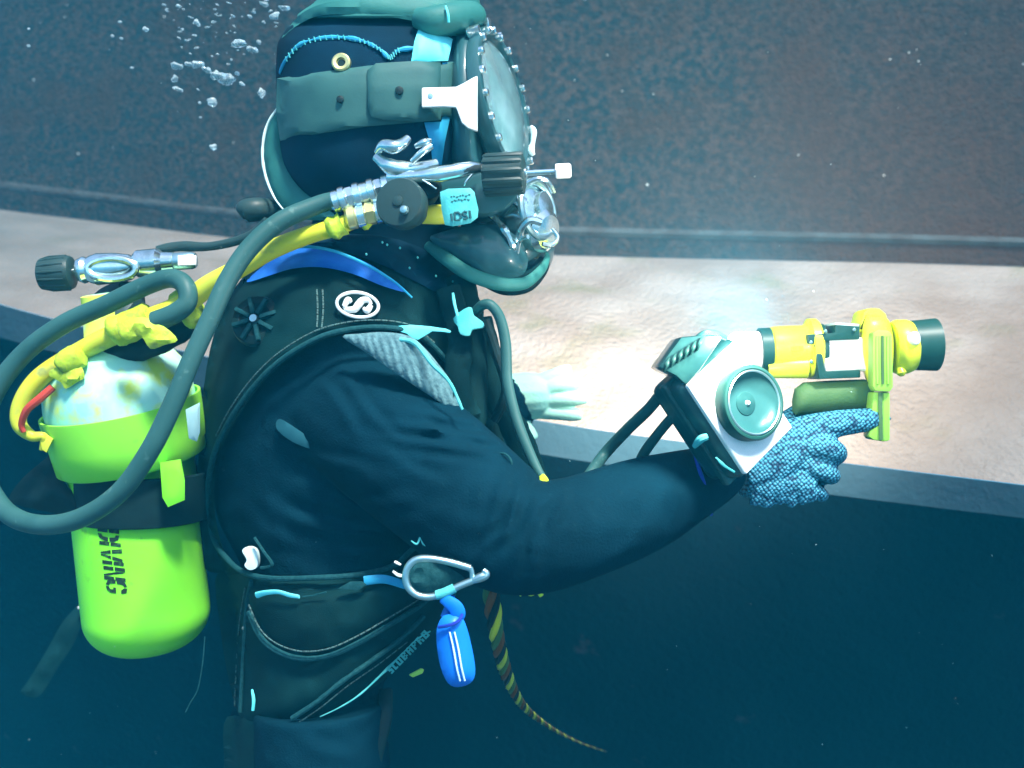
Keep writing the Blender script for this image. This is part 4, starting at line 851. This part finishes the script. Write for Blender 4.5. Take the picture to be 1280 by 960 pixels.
obj('ring', tube([(x, y, DK, 4.6) for x, y in lp], seg=12), M['steel'], cb)
obj('gate', tube([(588, 709, DK, 3.2), (590, 716, DK, 3.2), (590, 727, DK, 3.2)], seg=10, n=3), M['steel'], cb)
obj('gate_sleeve', tube([(545, 744, DK-.001, 6), (556, 741, DK-.001, 6.4), (568, 735, DK-.001, 6)], seg=12, n=3), M['cyan_dull'], cb)
obj('swivel', tube([(590, 726, DK, 4), (600, 722, DK, 6), (608, 718, DK, 5), (604, 712, DK, 3)], seg=10), M['steel'], cb)
g = obj('split_ring', tube([(493, 702, -.2, 1.6), (497, 704, -.2, 1.8), (501, 706, -.2, 1.4)], seg=6), M['white'], cb)
obj('split_ring', tube([(491, 714, -.2, 1.5), (498, 719, -.2, 2.2), (507, 720, -.2, 1.6)], seg=6), M['white'], cb)
pb = single('pocket_back', drape([(512, 708), (522, 701), (545, 702), (584, 712), (584, 722), (560, 734), (530, 742), (514, 736), (510, 722)], lambda x, y: DK+.03, .01, .004, 4, 7, 3, .006, .05), 'vest_light', 'dark gear pouch seen through the open loop of the carabiner', 'pouch')
ft = single('float_tag', drape([(552, 772), (560, 768), (575, 768), (584, 786), (592, 820), (594, 842), (588, 854), (572, 859), (560, 854), (551, 835), (546, 808), (546, 786)], lambda x, y: DK-.004, .014, .012, 9, 6, 3), 'bluetag', 'blue float tag with two pale stripes hanging from the carabiner', 'tag')
for dx in (0, 6):
    obj('stripe', tube([(562+dx, 790, DK-.0165, 1), (567+dx, 812, DK-.0172, 1.2), (571+dx, 835, DK-.0172, 1.2), (575+dx, 851, DK-.014, 1.1)], seg=6), M['offwhite'], ft)
obj('tag_loop', tube([(552, 748, DK, 6), (560, 752, DK-.004, 8), (570, 760, DK-.005, 9.5), (572, 770, DK-.004, 9), (562, 778, DK, 7)], seg=12, flat=.5), M['bluetag'], ft)
obj('tag_loop', tube([(566, 744, DK+.006, 3), (562, 756, DK+.008, 5), (556, 772, DK+.006, 6)], seg=10), M['blue'], ft)
obj('tag_ring', tube([(548, 784, DK-.012, 2), (560, 782, DK-.018, 2.2), (572, 777, DK-.016, 2.2), (578, 768, DK-.01, 2)], seg=6), M['thread'], ft)
# three-strand rope: each strand a part
M['rope_red'] = mat('rope_red_strand', (.16, .06, .02), .8)
rp = thing('tether_rope', 'twisted yellow, red and black tether rope trailing down into the deep', 'rope', P(612, 725, -.12))
ctr = spline([(612., 722., -.14, 9.), (616., 760., -.13, 9.), (622., 800., -.1, 8.), (632., 840., -.02, 7.5), (652., 880., .12, 5.5), (686., 908., .38, 3.4), (722., 927., .66, 1.8), (762., 941., 1.0, .5)], 26)
for k, m in enumerate(('yhose', 'rubber', 'rope_red', 'olive')):
    pts = []; rad = []; ph = 0; prev = None
    for c in ctr:
        p = P(c[0], c[1], c[2])
        if prev is not None: ph += (p-prev).length/.012*.9
        prev = p; r = c[3]*.001
        t = Vector((.3, .3, -1)).normalized(); a, b, _ = frame(t, (0, 1, 0))
        pts.append(p+(a*math.cos(ph+k*math.pi/2)+b*math.sin(ph+k*math.pi/2))*r*.62); rad.append(r*.52)
    obj('strand', tube_w(pts, rad, 7), M[m], rp)
fk_ = single('yellow_clip', tube([(649, 744, -.2, 3), (656, 739, -.2, 4.5), (664, 742, -.2, 3.2), (672, 738, -.2, 4.5), (677, 745, -.2, 3)], seg=8, jitter=.6), 'fleck', 'small bright yellow clip just under the bent elbow', 'clip')
single('green_tab', prism([(511, 844), (526, 836), (530, 838), (528, 842), (516, 847)], -.13, -.125, .001), 'ygreen', 'tiny green tab right of the lettered pocket edge', 'tab')
single('elbow_badge', tube([(514, 676, -.205, .8), (521, 680, -.207, 1.6), (526, 672, -.207, 2), (529, 680, -.207, 1.4), (538, 684, -.205, 1)], seg=6, jitter=.9), 'cyan_dull', 'small worn badge on the suit just above the carabiner', 'badge')

# ------------------------------------------------------------------ bubbles and drifting particles
random.seed(21)
def bubble(x, y, rx, ry, d, rot=0):
    g = G(); c = P(x, y, d); n1, n2 = (12, 8) if rx > 3 else (8, 5); vs = []
    for j in range(1, n2):
        for i in range(n1):
            th = math.pi*j/n2; ph = 2*math.pi*i/n1
            v = Vector((math.sin(th)*math.cos(ph)*rx, math.sin(th)*math.sin(ph)*rx*.8, math.cos(th)*ry))*.001*(D+d)/D
            v = Matrix.Rotation(rot, 3, 'Y') @ v; v = v*(1+.8*noise.noise((v+c)*210)); vs.append(c+v)
    fs = [(j*n1+i, j*n1+(i+1) % n1, (j+1)*n1+(i+1) % n1, (j+1)*n1+i) for j in range(n2-2) for i in range(n1)]
    fs += [tuple(range(n1))[::-1], tuple((n2-2)*n1+i for i in range(n1))]
    return g.add(vs, fs)
big = [(223, 83, 11, 4.5, .15), (236, 80, 7, 3.5, .1), (247, 81, 10, 5.5, -.1), (258, 87, 9, 5, .3), (270, 94, 12, 6, .1), (284, 100, 13, 7, -.1), (219, 98, 6, 5, .2), (222, 111, 8, 3, .3), (266, 127, 8, 7, .2), (267, 184, 6.5, 5, .3),
       (298, 55, 14, 5, -.15), (315, 62, 9, 5, .4), (323, 52, 4.5, 3, .4), (297, 92, 5, 3, .1), (327, 116, 7, 7, .1), (181, 36, 5, 3.5, .4), (246, 29, 7, 4, .3), (343, 20, 9, 5, -.3), (355, 10, 8, 4, .2), (330, 5, 7, 3.5, .2), (312, 20, 4, 2.5, .3), (330, 28, 4, 3, .3), (250, 128, 3, 2.5, .2), (303, 105, 5, 3, .4), (290, 75, 3, 2, .2), (272, 68, 3, 2, .2), (205, 6, 4, 2, .3), (224, 8, 6, 3, .2), (36, 36, 2.5, 2, .2), (35, 57, 3, 2, .3), (150, 28, 4, 2.5, .2), (141, 45, 3, 2, .2), (152, 48, 3, 2, .2), (250, 147, 3.5, 2, .2)]
named = {0: 'flat bright bubble at the far left end of the long row beside the strap', 4: 'wide bubble in the middle of the long row of bubbles', 5: 'largest bubble, at the right end of the long row', 7: 'thin curled bubble lowest below the left end of the row', 8: 'round bluish bubble alone below the right end of the row',
   9: 'lone small bubble far below the others beside the neck flap', 10: 'long arched bubble above the row, near the hood', 11: 'slanted bubble just right of the long arched bubble', 14: 'round bubble touching the edge of the hood strap', 15: 'lone bluish bubble highest at the left of the swarm', 16: 'short bubble at the top, above the long row', 17: 'bright bubble next to the padded top of the helmet', 28: 'faint speck of a bubble in the top left corner'}
for k, (x, y, rx, ry, rot) in enumerate(big):
    d = random.uniform(.0, .25)
    single('air_bubble', bubble(x, y, rx*.75, ry*.75, d, rot), 'bubble', named.get(k, 'small silvery bubble among the swarm left of the helmet'), 'bubble', 'air bubbles rising left of the helmet', ang=80)
g = G()
for i in range(75):
    x = min(345, random.gauss(285, 48)); y = abs(random.gauss(10, 45)); r = random.uniform(.5, 1.6)
    g.join(bubble(x, y, r*random.uniform(1.2, 2.6), r*.8, random.uniform(0, .4), random.uniform(-.4, .6)))
single('bubble_spray', g, 'bubble', 'fine spray of tiny bubbles left of the helmet top', 'bubbles', ang=80, kind='stuff')
g = G()
for i in range(110):
    x, y = random.uniform(-60, 1340), random.uniform(-60, 1020); d = random.uniform(-.6, .5); r = random.choice([.35, .5, .5, .7, .9])*.001*(D+d)/D
    c = P(x, y, d); u = Vector((random.gauss(0, 1), random.gauss(0, 1), random.gauss(0, 1))).normalized()*r; w = u.cross(Vector((.3, .5, .8))).normalized()*r*.6; q = u.cross(w).normalized()*r*.6
    g.add([c+u*1.6, c-u*1.6, c+w, c-w, c+q, c-q], [(0, 2, 4), (0, 4, 3), (0, 3, 5), (0, 5, 2), (1, 4, 2), (1, 3, 4), (1, 5, 3), (1, 2, 5)])
single('suspended_particles', g, mat('particle', (.3, .45, .45), .8), 'tiny pale specks drifting through the water', 'particles', smooth=False, kind='stuff')
